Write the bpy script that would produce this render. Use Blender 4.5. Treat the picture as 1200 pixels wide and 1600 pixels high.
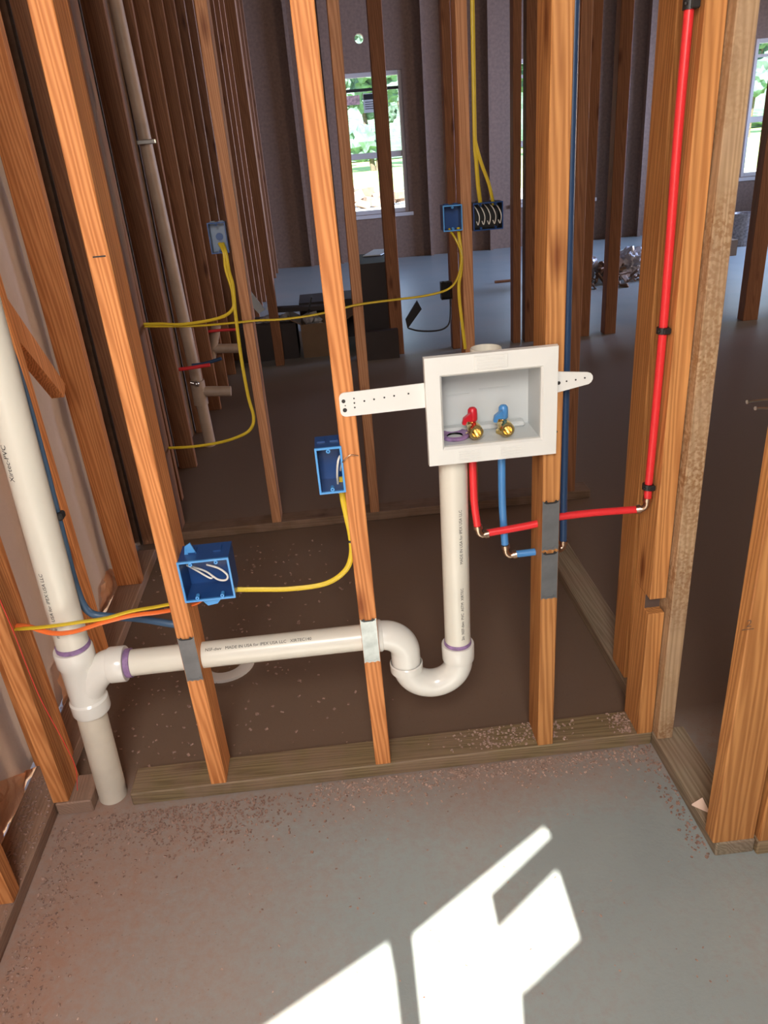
import bpy, bmesh, math, random
from mathutils import Vector, Matrix, Euler, noise, geometry
for o in list(bpy.data.objects): bpy.data.objects.remove(o, do_unlink=True)
SC = bpy.context.scene; C = SC.collection
random.seed(7)
# ------------------------------------------------------------------ camera, light, exposure
F_PX = 1176.82
CAM = Vector((0.417073, -1.402250, 1.414105))
ROT = Euler((1.115314, 0.0764767, -0.0820748), 'XYZ')
cd = bpy.data.cameras.new('camera'); cam = bpy.data.objects.new('camera', cd); C.objects.link(cam)
cam.location = CAM; cam.rotation_euler = ROT
cd.sensor_fit = 'VERTICAL'; cd.sensor_height = 24; cd.lens = F_PX*24/1600
cd.clip_start = .02; cd.clip_end = 600
SC.camera = cam
RM = ROT.to_matrix()
def at(px, py, y=None, z=None, x=None):
    d = RM @ Vector(((px-600)/F_PX, -(py-800)/F_PX, -1))
    ax, v = (1, y) if y is not None else ((2, z) if z is not None else (0, x))
    return CAM + d*((v-CAM[ax])/d[ax])
vs = SC.view_settings
vs.view_transform = 'Standard'; vs.look = 'None'; vs.gamma = 1; vs.use_curve_mapping = False
vs.exposure = 1.27
SUN_T = .85                                   # tangent of the sun's height
sd = bpy.data.lights.new('sun', 'SUN'); sd.energy = 15; sd.angle = .006; sd.color = (1, .95, .86)
sun = bpy.data.objects.new('sun', sd); C.objects.link(sun)
sun.rotation_euler = (math.pi/2-math.atan(SUN_T), 0, 0); sun.location = (0, -12, 12)
W = bpy.data.worlds.new('sky'); SC.world = W; W.use_nodes = True
wn = W.node_tree; bg = wn.nodes['Background']
tc = wn.nodes.new('ShaderNodeTexCoord'); sp = wn.nodes.new('ShaderNodeSeparateXYZ'); cr = wn.nodes.new('ShaderNodeValToRGB')
wn.links.new(tc.outputs['Generated'], sp.inputs[0]); wn.links.new(sp.outputs[2], cr.inputs[0]); wn.links.new(cr.outputs[0], bg.inputs[0])
cr.color_ramp.elements[0].position = 0; cr.color_ramp.elements[0].color = (.86, .93, 1, 1)
cr.color_ramp.elements[1].position = .6; cr.color_ramp.elements[1].color = (.36, .56, 1, 1)
bg.inputs[1].default_value = 1.4
def area(name, loc, rot, sx, sy, e, col):
    d = bpy.data.lights.new(name, 'AREA'); d.shape = 'RECTANGLE'; d.size = sx; d.size_y = sy; d.energy = e; d.color = col
    o = bpy.data.objects.new(name, d); C.objects.link(o); o.location = loc; o.rotation_euler = rot
    return o
area('window_daylight_behind', (.25, -2.3, 2.3), (math.radians(52), 0, .38), .8, .8, 27, (1, .96, .91))  # added fill lamp inside the room, no window there
l = area('window_daylight_right', (8.55, 7.2, 1.5), (math.pi/2, 0, math.pi/2), 2.4, 1.3, 125, (.42, .58, 1)); l.data.spread = math.radians(75)  # added blue fill for the far floor, at a made-up opening
l = area('window_daylight_side', (8.55, 2.3, 1.5), (math.pi/2, 0, math.pi/2), 1.9, 1.3, 38, (1, .72, .50)); l.data.spread = math.radians(120)  # added warm fill for the left studs, at a made-up opening
# ------------------------------------------------------------------ mesh helpers
def box(bm, x0, x1, y0, y1, z0, z1, bev=0, m=None):
    r = bmesh.ops.create_cube(bm, size=1)
    vsx = r['verts']
    for v in vsx: v.co = Vector((x0+(v.co.x+.5)*(x1-x0), y0+(v.co.y+.5)*(y1-y0), z0+(v.co.z+.5)*(z1-z0)))
    if m is not None: bmesh.ops.transform(bm, matrix=m, verts=vsx)
    if bev:
        es = list({e for v in vsx for e in v.link_edges})
        bmesh.ops.bevel(bm, geom=es, offset=bev, segments=1, affect='EDGES', profile=.5)
def prism(bm, pts, off):                       # pts: 3D outline, off: extrusion vector
    off = Vector(off); n = len(pts)
    a = [bm.verts.new(Vector(p)) for p in pts]; b = [bm.verts.new(Vector(p)+off) for p in pts]
    bm.faces.new(a); bm.faces.new(b[::-1])
    for i in range(n): bm.faces.new((a[(i+1) % n], a[i], b[i], b[(i+1) % n]))
def smooth_path(pts, n=6):
    P = [Vector(p) for p in pts]
    if len(P) < 3 or n < 2: return P
    Q = [2*P[0]-P[1]]+P+[2*P[-1]-P[-2]]; out = []
    for i in range(1, len(Q)-2):
        for k in range(n):
            t = k/n; a, b, c, d = Q[i-1:i+3]
            out.append(.5*((2*b)+(c-a)*t+(2*a-5*b+4*c-d)*t*t+(3*b-a-3*c+d)*t**3))
    out.append(P[-1]); return out
def tube(bm, pts, r, seg=14, n=6, flat=1.0, caps=True, radii=None, inner=None):
    P = smooth_path(pts, n); rings = []
    t0 = (P[1]-P[0]).normalized(); up = Vector((0, 0, 1)) if abs(t0.z) < .9 else Vector((0, 1, 0))
    N = (up-t0*up.dot(t0)).normalized()
    for i, p in enumerate(P):
        t = (P[min(i+1, len(P)-1)]-P[max(i-1, 0)])
        t = t.normalized() if t.length > 1e-9 else t0
        N = (N-t*N.dot(t)).normalized(); B = t.cross(N)
        rr = radii[min(i, len(radii)-1)] if radii else r
        rings.append([bm.verts.new(p+N*math.cos(a)*rr+B*math.sin(a)*rr*flat) for a in [2*math.pi*k/seg for k in range(seg)]])
    for a, b in zip(rings, rings[1:]):
        for k in range(seg): bm.faces.new((a[k], a[(k+1) % seg], b[(k+1) % seg], b[k]))
    if caps: bm.faces.new(rings[0][::-1]); bm.faces.new(rings[-1])
def cyl(bm, p0, p1, r, seg=24): tube(bm, [p0, p1], r, seg, 1)
def lathe(bm, prof, c, axis='z', seg=28):      # prof: (radius, height) rings
    c = Vector(c); rings = []
    for r, h in prof:
        ring = []
        for k in range(seg):
            a = 2*math.pi*k/seg; u, v = math.cos(a)*r, math.sin(a)*r
            q = {'z': (u, v, h), 'y': (u, h, v), 'x': (h, u, v)}[axis]
            ring.append(bm.verts.new(c+Vector(q)))
        rings.append(ring)
    for a, b in zip(rings, rings[1:]):
        for k in range(seg): bm.faces.new((a[k], a[(k+1) % seg], b[(k+1) % seg], b[k]))
def mk(name, bm, mat, parent=None, org=None, sm=False):
    """one mesh object from world-space geometry; origin at org, or at the parent"""
    bmesh.ops.recalc_face_normals(bm, faces=bm.faces[:])
    o_ = Vector((0, 0, 0))
    if parent is not None:
        q = parent
        while q: o_ += q.location; q = q.parent
        sh = o_
    else: sh = Vector(org) if org is not None else o_
    for v in bm.verts: v.co -= sh
    me = bpy.data.meshes.new(name); bm.to_mesh(me); bm.free()
    if sm:
        for f in me.polygons: f.use_smooth = True
        try: me.set_sharp_from_angle(angle=math.radians(38))
        except Exception: pass
    me.materials.append(mat)
    o = bpy.data.objects.new(name, me); C.objects.link(o)
    if parent is not None: o.parent = parent
    else: o.location = sh
    return o
def tag(o, label, cat, group=None, kind=None):
    o['label'] = label; o['category'] = cat
    if group: o['group'] = group
    if kind: o['kind'] = kind
    return o
def thing(name, loc, label, cat, group=None):
    o = bpy.data.objects.new(name, None); C.objects.link(o); o.location = loc; o.empty_display_size = .05
    return tag(o, label, cat, group)
def struct(o): o['kind'] = 'structure'; return o
def B(): return bmesh.new()
# ------------------------------------------------------------------ materials
def newmat(name):
    m = bpy.data.materials.new(name); m.use_nodes = True
    return m, m.node_tree, m.node_tree.nodes['Principled BSDF']
def nd(t, k, **kw):
    n = t.nodes.new(k)
    for a, b in kw.items(): setattr(n, a, b)
    return n
def plain(name, col, rough=.5, metal=0, bump=0, bscale=60, var=0, spec=None, trans=None):
    m, t, p = newmat(name)
    p.inputs['Base Color'].default_value = (*col, 1); p.inputs['Roughness'].default_value = rough; p.inputs['Metallic'].default_value = metal
    if spec is not None: p.inputs['Specular IOR Level'].default_value = spec
    tcn = nd(t, 'ShaderNodeTexCoord')
    nz = nd(t, 'ShaderNodeTexNoise'); nz.inputs['Scale'].default_value = bscale; nz.inputs['Detail'].default_value = 4
    t.links.new(tcn.outputs['Object'], nz.inputs['Vector'])
    if var:
        r = nd(t, 'ShaderNodeValToRGB'); t.links.new(nz.outputs[0], r.inputs[0])
        r.color_ramp.elements[0].position = .3; r.color_ramp.elements[1].position = .7
        r.color_ramp.elements[0].color = (*[c*(1-var) for c in col], 1); r.color_ramp.elements[1].color = (*[min(1, c*(1+var)) for c in col], 1)
        t.links.new(r.outputs[0], p.inputs['Base Color'])
    if bump:
        b = nd(t, 'ShaderNodeBump'); b.inputs['Strength'].default_value = bump; b.inputs['Distance'].default_value = .004
        t.links.new(nz.outputs[0], b.inputs['Height']); t.links.new(b.outputs[0], p.inputs['Normal'])
    return m
def wood(name, light, dark, axis=2, ring=26, rough=.62, dust=0, speck=0):
    m, t, p = newmat(name); L = t.links.new
    tcn = nd(t, 'ShaderNodeTexCoord'); oi = nd(t, 'ShaderNodeObjectInfo')
    add = nd(t, 'ShaderNodeVectorMath', operation='ADD'); mul = nd(t, 'ShaderNodeVectorMath', operation='SCALE')
    cmb = nd(t, 'ShaderNodeCombineXYZ')
    for i in range(3): L(oi.outputs['Random'], cmb.inputs[i])
    L(cmb.outputs[0], mul.inputs[0]); mul.inputs['Scale'].default_value = 7.3
    L(tcn.outputs['Object'], add.inputs[0]); L(mul.outputs[0], add.inputs[1])
    mp = nd(t, 'ShaderNodeMapping'); L(add.outputs[0], mp.inputs[0])
    s = [1, 1, 1]; s[axis] = .045; mp.inputs['Scale'].default_value = s
    n1 = nd(t, 'ShaderNodeTexNoise'); n1.inputs['Scale'].default_value = 10; n1.inputs['Detail'].default_value = 2; L(mp.outputs[0], n1.inputs['Vector'])
    # growth rings: bands of the stretched, warped position
    w = nd(t, 'ShaderNodeTexWave', wave_type='BANDS', bands_direction='DIAGONAL'); w.inputs['Scale'].default_value = ring*2.2; w.inputs['Distortion'].default_value = 14
    w.inputs['Detail'].default_value = 2; w.inputs['Detail Scale'].default_value = .55; L(mp.outputs[0], w.inputs['Vector'])
    n2 = nd(t, 'ShaderNodeTexNoise'); n2.inputs['Scale'].default_value = 160; n2.inputs['Detail'].default_value = 3; L(mp.outputs[0], n2.inputs['Vector'])
    mx = nd(t, 'ShaderNodeMath', operation='MULTIPLY_ADD'); L(w.outputs['Fac'], mx.inputs[0]); mx.inputs[1].default_value = .55
    m2 = nd(t, 'ShaderNodeMath', operation='MULTIPLY'); L(n2.outputs[0], m2.inputs[0]); m2.inputs[1].default_value = .5; L(m2.outputs[0], mx.inputs[2])
    r = nd(t, 'ShaderNodeValToRGB'); L(mx.outputs[0], r.inputs[0])
    r.color_ramp.elements[0].position = .18; r.color_ramp.elements[0].color = (*light, 1)
    r.color_ramp.elements[1].position = .92; r.color_ramp.elements[1].color = (*dark, 1)
    # knots
    kmp = nd(t, 'ShaderNodeMapping'); ks = [9, 9, 9]; ks[axis] = 2.6; kmp.inputs['Scale'].default_value = ks; L(add.outputs[0], kmp.inputs[0])
    v = nd(t, 'ShaderNodeTexVoronoi'); v.inputs['Scale'].default_value = 1; L(kmp.outputs[0], v.inputs['Vector'])
    kr = nd(t, 'ShaderNodeValToRGB'); L(v.outputs['Distance'], kr.inputs[0])
    kr.color_ramp.elements[0].position = .05; kr.color_ramp.elements[0].color = (.42, .30, .24, 1); kr.color_ramp.elements[1].position = .17; kr.color_ramp.elements[1].color = (1, 1, 1, 1)
    km = nd(t, 'ShaderNodeMix', data_type='RGBA', blend_type='MULTIPLY'); km.inputs[0].default_value = 1; L(r.outputs[0], km.inputs[6]); L(kr.outputs[0], km.inputs[7])
    # board to board tone, broad blotches
    hs = nd(t, 'ShaderNodeHueSaturation'); L(km.outputs[2], hs.inputs['Color'])
    mr = nd(t, 'ShaderNodeMapRange'); L(oi.outputs['Random'], mr.inputs[0]); mr.inputs[3].default_value = .82; mr.inputs[4].default_value = 1.12; L(mr.outputs[0], hs.inputs['Value'])
    bl = nd(t, 'ShaderNodeMix', data_type='RGBA', blend_type='MULTIPLY'); bl.inputs[0].default_value = .5; L(hs.outputs[0], bl.inputs[6])
    br = nd(t, 'ShaderNodeValToRGB'); L(n1.outputs[0], br.inputs[0]); br.color_ramp.elements[0].color = (.55, .5, .46, 1); br.color_ramp.elements[0].position = .3; br.color_ramp.elements[1].color = (1, 1, 1, 1); br.color_ramp.elements[1].position = .6
    L(br.outputs[0], bl.inputs[7]); out = bl.outputs[2]
    if speck:
        sn = nd(t, 'ShaderNodeTexNoise'); sn.inputs['Scale'].default_value = 130; sn.inputs['Detail'].default_value = 5; L(tcn.outputs['Object'], sn.inputs['Vector'])
        sr = nd(t, 'ShaderNodeValToRGB'); L(sn.outputs[0], sr.inputs[0]); sr.color_ramp.elements[0].position = .42; sr.color_ramp.elements[1].position = .56
        sm_ = nd(t, 'ShaderNodeMix', data_type='RGBA'); L(sr.outputs[0], sm_.inputs[0]); sm_.inputs[6].default_value = (.32, .17, .075, 1); L(out, sm_.inputs[7])
        big = nd(t, 'ShaderNodeTexNoise'); big.inputs['Scale'].default_value = 5; L(tcn.outputs['Object'], big.inputs['Vector'])
        bgr = nd(t, 'ShaderNodeValToRGB'); L(big.outputs[0], bgr.inputs[0]); bgr.color_ramp.elements[0].position = .4; bgr.color_ramp.elements[1].position = .6
        s3 = nd(t, 'ShaderNodeMix', data_type='RGBA'); L(bgr.outputs[0], s3.inputs[0]); L(out, s3.inputs[6]); L(sm_.outputs[2], s3.inputs[7]); out = s3.outputs[2]
    if dust:
        dn = nd(t, 'ShaderNodeTexNoise'); dn.inputs['Scale'].default_value = 14; dn.inputs['Detail'].default_value = 6; L(tcn.outputs['Object'], dn.inputs['Vector'])
        dr = nd(t, 'ShaderNodeValToRGB'); L(dn.outputs[0], dr.inputs[0]); dr.color_ramp.elements[0].position = .40; dr.color_ramp.elements[1].position = .62
        dm = nd(t, 'ShaderNodeMix', data_type='RGBA'); mm = nd(t, 'ShaderNodeMath', operation='MULTIPLY'); L(dr.outputs[0], mm.inputs[0]); mm.inputs[1].default_value = dust
        L(mm.outputs[0], dm.inputs[0]); L(out, dm.inputs[6]); dm.inputs[7].default_value = (.27, .17, .12, 1); out = dm.outputs[2]
    L(out, p.inputs['Base Color']); p.inputs['Roughness'].default_value = rough; p.inputs['Specular IOR Level'].default_value = .3
    bp = nd(t, 'ShaderNodeBump'); bp.inputs['Strength'].default_value = .25; bp.inputs['Distance'].default_value = .002; L(mx.outputs[0], bp.inputs['Height']); L(bp.outputs[0], p.inputs['Normal'])
    return m
M = {}
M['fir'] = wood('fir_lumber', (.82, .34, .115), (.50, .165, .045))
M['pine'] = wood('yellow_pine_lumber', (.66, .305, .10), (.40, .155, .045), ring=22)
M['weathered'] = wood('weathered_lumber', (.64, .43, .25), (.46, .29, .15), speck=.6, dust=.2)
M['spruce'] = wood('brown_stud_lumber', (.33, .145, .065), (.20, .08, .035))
M['fir2'] = wood('reddish_stud_lumber', (.56, .27, .13), (.38, .16, .065))
M['darkplate'] = wood('dark_plate_lumber', (.20, .12, .07), (.13, .075, .04), axis=0, dust=.4)
M['treatedx'] = wood('treated_plate_lumber', (.34, .25, .13), (.20, .14, .07), axis=0, dust=.45)
M['treatedy'] = wood('treated_plate_lumber_cross', (.40, .32, .22), (.24, .18, .11), axis=1, dust=.35)
M['dusty'] = wood('dusty_plate_lumber', (.36, .22, .15), (.24, .14, .09), axis=1, dust=.9)
M['pvc'] = plain('white_pvc', (.72, .68, .58), .28, var=.02, bscale=9)
M['pvcold'] = plain('dusty_pvc', (.62, .55, .44), .45, var=.08, bscale=14)
M['pvcfit'] = plain('white_pvc_fitting', (.76, .73, .66), .2)
M['pvcdim'] = plain('grimy_pvc', (.40, .28, .20), .5, var=.15, bscale=9)  # browner and darker than the other pvc
M['purple'] = plain('purple_primer', (.27, .16, .32), .5, var=.3, bscale=70)
M['ink'] = plain('black_ink', (.02, .02, .02), .6)
M['boxwhite'] = plain('white_moulded_plastic', (.76, .755, .71), .35, bump=.03)
M['boxgrey'] = plain('white_recess_plastic', (.56, .58, .575), .3)
M['red'] = plain('red_pex', (.80, .035, .04), .3)
M['redd'] = plain('red_handle', (.60, .015, .03), .35)
M['blue'] = plain('blue_pex', (.07, .25, .56), .3)
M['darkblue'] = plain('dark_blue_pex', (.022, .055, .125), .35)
M['eblue'] = plain('blue_box_plastic', (.015, .065, .22), .3)
M['rim'] = plain('light_blue_box_rim', (.08, .33, .72), .35)
M['brass'] = plain('brass', (.78, .58, .24), .22, 1)
M['copper'] = plain('dull_copper_ring', (.55, .38, .27), .3, 1)
M['steel'] = plain('galvanised_plate', (.20, .205, .21), .5, .6, bump=.15, bscale=25, var=.15)
M['steelb'] = plain('bright_galvanised_plate', (.46, .48, .46), .40, .5, bump=.3, bscale=30, var=.25)  # lighter copy of the plate steel, the light on it put into the colour
M['black'] = plain('black_plastic', (.02, .018, .017), .45)
M['nail'] = plain('nail_steel', (.55, .52, .48), .3, 1)
M['yellow'] = plain('yellow_cable_sheath', (.70, .50, .03), .4)
M['orange'] = plain('orange_cable_sheath', (.90, .19, .045), .4)
M['white'] = plain('white_conductor', (.80, .76, .68), .35)
M['vinyl'] = plain('window_vinyl', (.62, .55, .50), .5)
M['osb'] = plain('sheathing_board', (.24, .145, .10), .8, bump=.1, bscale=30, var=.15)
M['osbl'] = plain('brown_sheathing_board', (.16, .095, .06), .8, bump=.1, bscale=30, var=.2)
M['ceil'] = plain('ceiling_board', (.16, .13, .11), .85, bump=.1, bscale=12, var=.15)
M['carton'] = plain('brown_cardboard', (.20, .12, .065), .8, var=.1, bscale=6)
M['darkcarton'] = plain('dark_carton', (.035, .022, .018), .6, var=.1, bscale=6)
M['paper'] = plain('white_paper', (.70, .72, .70), .6)
M['scrap'] = plain('grey_scrap', (.42, .38, .36), .5, var=.4, bscale=40)
M['saw'] = plain('wood_crumbs', (.40, .27, .21), .8, var=.4, bscale=200)
M['darksaw'] = plain('dark_dirt_crumbs', (.30, .185, .14), .9, var=.4, bscale=200)
M['grass'] = plain('lawn', (.30, .42, .12), .9, var=.25, bscale=.4)
M['ground'] = plain('pale_dry_ground', (.62, .56, .47), .9, var=.12, bscale=.8)
M['leaf'] = plain('tree_leaves', (.085, .145, .11), .7, var=.5, bscale=1.2)
M['trunk'] = plain('tree_bark', (.11, .08, .06), .9, var=.3, bscale=8)
M['rubble'] = plain('rubble_blocks', (.20, .13, .10), .8, var=.3, bscale=6)
def floor_mat():
    m, t, p = newmat('concrete_slab'); L = t.links.new
    tcn = nd(t, 'ShaderNodeTexCoord'); sx = nd(t, 'ShaderNodeSeparateXYZ'); L(tcn.outputs['Object'], sx.inputs[0])
    n1 = nd(t, 'ShaderNodeTexNoise'); n1.inputs['Scale'].default_value = 2.2; n1.inputs['Detail'].default_value = 6; L(tcn.outputs['Object'], n1.inputs['Vector'])
    n2 = nd(t, 'ShaderNodeTexNoise'); n2.inputs['Scale'].default_value = 45; n2.inputs['Detail'].default_value = 8; n2.inputs['Roughness'].default_value = .75; L(tcn.outputs['Object'], n2.inputs['Vector'])
    r1 = nd(t, 'ShaderNodeValToRGB'); L(n1.outputs[0], r1.inputs[0])
    r1.color_ramp.elements[0].position = .3; r1.color_ramp.elements[0].color = (.28, .315, .305, 1); r1.color_ramp.elements[1].position = .7; r1.color_ramp.elements[1].color = (.345, .385, .37, 1)
    # tracked-in red dirt, thickest along the left wall and the stud wall, thinner everywhere beyond it
    def mrange(src, a, b, c, d):
        q = nd(t, 'ShaderNodeMapRange'); L(src, q.inputs[0])
        for i, v in enumerate((a, b, c, d)): q.inputs[i+1].default_value = v
        return q.outputs[0]
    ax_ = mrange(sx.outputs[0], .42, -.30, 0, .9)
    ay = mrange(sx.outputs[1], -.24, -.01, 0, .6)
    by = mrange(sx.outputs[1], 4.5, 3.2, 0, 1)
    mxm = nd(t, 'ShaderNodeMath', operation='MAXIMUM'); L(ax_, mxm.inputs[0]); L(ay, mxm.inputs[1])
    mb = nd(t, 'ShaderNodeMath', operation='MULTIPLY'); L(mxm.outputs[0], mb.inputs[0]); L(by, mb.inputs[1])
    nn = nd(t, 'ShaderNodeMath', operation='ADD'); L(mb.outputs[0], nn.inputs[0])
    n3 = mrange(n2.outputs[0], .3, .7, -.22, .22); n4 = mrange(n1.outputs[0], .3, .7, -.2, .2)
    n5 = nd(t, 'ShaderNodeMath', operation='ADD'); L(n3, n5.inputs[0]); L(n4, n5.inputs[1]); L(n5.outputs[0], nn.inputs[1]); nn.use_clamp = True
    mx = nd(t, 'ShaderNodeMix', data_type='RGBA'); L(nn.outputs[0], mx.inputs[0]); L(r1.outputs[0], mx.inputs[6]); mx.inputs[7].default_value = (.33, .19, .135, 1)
    # beyond the stud wall the dirty slab is painted darker, in place of shade
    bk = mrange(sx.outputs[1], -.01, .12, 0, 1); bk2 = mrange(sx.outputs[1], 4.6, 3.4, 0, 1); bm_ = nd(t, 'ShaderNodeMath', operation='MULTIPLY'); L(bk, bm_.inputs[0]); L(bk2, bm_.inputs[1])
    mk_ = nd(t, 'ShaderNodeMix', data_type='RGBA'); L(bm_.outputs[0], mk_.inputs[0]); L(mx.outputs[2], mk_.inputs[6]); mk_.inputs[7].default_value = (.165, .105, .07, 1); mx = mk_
    # fine specks
    v = nd(t, 'ShaderNodeTexVoronoi'); v.inputs['Scale'].default_value = 70; L(tcn.outputs['Object'], v.inputs['Vector'])
    vr = nd(t, 'ShaderNodeValToRGB'); L(v.outputs['Distance'], vr.inputs[0]); vr.color_ramp.elements[0].position = .08; vr.color_ramp.elements[0].color = (.72, .68, .66, 1); vr.color_ramp.elements[1].position = .16; vr.color_ramp.elements[1].color = (1, 1, 1, 1)
    mm = nd(t, 'ShaderNodeMix', data_type='RGBA', blend_type='MULTIPLY'); L(nn.outputs[0], mm.inputs[0]); L(mx.outputs[2], mm.inputs[6]); L(vr.outputs[0], mm.inputs[7])
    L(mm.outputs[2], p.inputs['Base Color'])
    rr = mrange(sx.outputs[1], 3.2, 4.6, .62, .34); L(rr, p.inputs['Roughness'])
    b = nd(t, 'ShaderNodeBump'); b.inputs['Strength'].default_value = .25; b.inputs['Distance'].default_value = .003; L(n2.outputs[0], b.inputs['Height']); L(b.outputs[0], p.inputs['Normal'])
    return m
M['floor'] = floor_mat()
def sheet_mat(name, col, tr, k):
    m, t, p = newmat(name); L = t.links.new
    p.inputs['Base Color'].default_value = (*col, 1); p.inputs['Roughness'].default_value = .55
    tn = nd(t, 'ShaderNodeBsdfTranslucent'); tn.inputs[0].default_value = (*tr, 1); ms = nd(t, 'ShaderNodeMixShader'); ms.inputs[0].default_value = k
    nz = nd(t, 'ShaderNodeTexNoise'); nz.inputs['Scale'].default_value = 6; nz.inputs['Detail'].default_value = 5
    tcn = nd(t, 'ShaderNodeTexCoord'); L(tcn.outputs['Object'], nz.inputs['Vector'])
    b = nd(t, 'ShaderNodeBump'); b.inputs['Strength'].default_value = .7; b.inputs['Distance'].default_value = .03; L(nz.outputs[0], b.inputs['Height']); L(b.outputs[0], p.inputs['Normal']); L(b.outputs[0], tn.inputs['Normal'])
    L(p.outputs[0], ms.inputs[1]); L(tn.outputs[0], ms.inputs[2]); L(ms.outputs[0], t.nodes['Material Output'].inputs[0])
    return m
M['wrap'] = sheet_mat('grey_house_wrap', (.56, .44, .35), (.15, .11, .085), .10)
M['kraft'] = sheet_mat('torn_kraft_paper', (.88, .56, .34), (.98, .62, .38), .6)
def glass_mat():
    m, t, p = newmat('window_glass'); L = t.links.new
    t.nodes.remove(p); tr = nd(t, 'ShaderNodeBsdfTransparent'); gl = nd(t, 'ShaderNodeBsdfGlossy'); gl.inputs['Roughness'].default_value = .02
    tr.inputs[0].default_value = (.93, .97, .96, 1); fr = nd(t, 'ShaderNodeFresnel'); fr.inputs[0].default_value = 1.45; ms = nd(t, 'ShaderNodeMixShader')
    L(fr.outputs[0], ms.inputs[0]); L(tr.outputs[0], ms.inputs[1]); L(gl.outputs[0], ms.inputs[2]); L(ms.outputs[0], t.nodes['Material Output'].inputs[0])
    return m
M['glass'] = glass_mat()
# ------------------------------------------------------------------ setting
FAR = 9.3; ROOF = 3.25; XR = 8.6; BACK = -2.6
def lx(y): return -.381+.019*max(y-1, 0)          # inner face of the left stud wall
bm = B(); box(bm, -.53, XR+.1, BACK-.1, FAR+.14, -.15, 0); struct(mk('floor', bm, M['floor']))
bm = B(); box(bm, -.6, XR+.2, BACK-.2, FAR+.3, ROOF, ROOF+.1); struct(mk('ceiling', bm, M['ceil']))
def holed_wall(name, outer, holes, fn, off, mat):
    loops = [[Vector((a, b, 0)) for a, b in l] for l in [outer]+holes]
    tri = geometry.tessellate_polygon(loops); flat = [v for l in loops for v in l]
    bm = B(); vv = [bm.verts.new(fn(v.x, v.y)) for v in flat]
    for q in tri:
        try: bm.faces.new([vv[i] for i in q])
        except ValueError: pass
    r = bmesh.ops.extrude_face_region(bm, geom=bm.faces[:])
    bmesh.ops.translate(bm, verts=[g for g in r['geom'] if isinstance(g, bmesh.types.BMVert)], vec=Vector(off))
    return struct(mk(name, bm, mat))
def rect(x0, x1, z0, z1): return [(x0, z0), (x1, z0), (x1, z1), (x0, z1)]
w1a, w1b = at(531, 116, y=FAR), at(640, 330, y=FAR)
w2a, w2b = at(802, 93, y=FAR), at(926, 308, y=FAR)
w3a = at(1157, 277, y=FAR)
WIN = [(w1a.x, w1b.x, w1b.z, w1a.z), (w2a.x, w2b.x, w2b.z, w2a.z), (w3a.x, w3a.x+.95, w3a.z, w3a.z+1.6)]
hc = at(561, 60, y=FAR); HR = .055
hole = [(hc.x+HR*math.cos(a), hc.z+HR*math.sin(a)) for a in [2*math.pi*k/18 for k in range(18)]]
holed_wall('wall_far', rect(-.6, XR+.1, -.1, ROOF), [rect(*w) for w in WIN]+[hole], lambda a, b: Vector((a, FAR, b)), (0, .12, 0), M['osb'])
# rear wall, behind the camera: made-up openings shaped to cast the sun patches
def ap(x, y): return (x, (y-BACK)*SUN_T)
H1 = [(.447, -.423), (.771, -.207), (.779, -.232), (.615, -.357), (.613, -.436), (.768, -.320), (.766, -.475), (.646, -.553), (.628, -.563), (.618, -.618), (.60, -1.45), (.44, -1.45), (.444, -.596)]
H2 = [(.395, -.432), (.401, -.497), (.415, -1.45), (-.15, -1.45), (-.15, -.74), (.156, -.563)]
holed_wall('wall_rear', rect(-.6, XR+.1, -.1, ROOF), [[ap(*p) for p in H1], [ap(*p) for p in H2], rect(-.42, .2, .40, .90)], lambda a, b: Vector((a, BACK, b)), (0, -.006, 0), M['osb'])  # the rectangle is added too, to bounce sun off the floor
holed_wall('wall_right', rect(BACK-.1, FAR+.12, -.1, ROOF), [rect(6, 8.4, .85, 2.15), rect(1.35, 3.25, .85, 2.15)], lambda a, b: Vector((XR, a, b)), (.1, 0, 0), M['osb'])  # both openings are made up, for the two added fill lamps
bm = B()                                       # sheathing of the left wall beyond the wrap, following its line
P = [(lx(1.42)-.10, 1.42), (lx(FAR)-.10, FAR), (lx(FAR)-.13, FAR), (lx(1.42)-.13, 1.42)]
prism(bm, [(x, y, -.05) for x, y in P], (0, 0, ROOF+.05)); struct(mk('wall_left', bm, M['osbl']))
# crumpled wrap over the near bays of the left wall
bm = B(); ny, nz = 90, 64; g = []
for i in range(ny+1):
    y = BACK+(1.42-BACK)*i/ny; row = []
    for k in range(nz+1):
        z = .012+(ROOF-.012)*(k/nz)**1.3
        d = .014*noise.noise(Vector((y*3.2, z*1.6, 1)))+.006*noise.noise(Vector((y*11, z*5, 4)))
        row.append(bm.verts.new((-.497+d, y, z)))
    g.append(row)
for i in range(ny):
    for k in range(nz): bm.faces.new((g[i][k], g[i+1][k], g[i+1][k+1], g[i][k+1]))
tag(mk('house_wrap', bm, M['wrap'], org=(-.497, 0, 0), sm=True), 'grey wrinkled house wrap sheet stretched behind the studs of the near left wall', 'sheeting')
# outside ground
bm = B(); box(bm, -60, 90, -60, 25.98, -.5, -.32); struct(mk('outside_ground', bm, M['ground']))
bm = B(); box(bm, -80, 120, 26, 170, -.5, -.31); tag(mk('lawn', bm, M['grass'], org=(0, 26, -.3)), 'bright green lawn beyond the windows', 'grass', kind='stuff')
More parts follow.
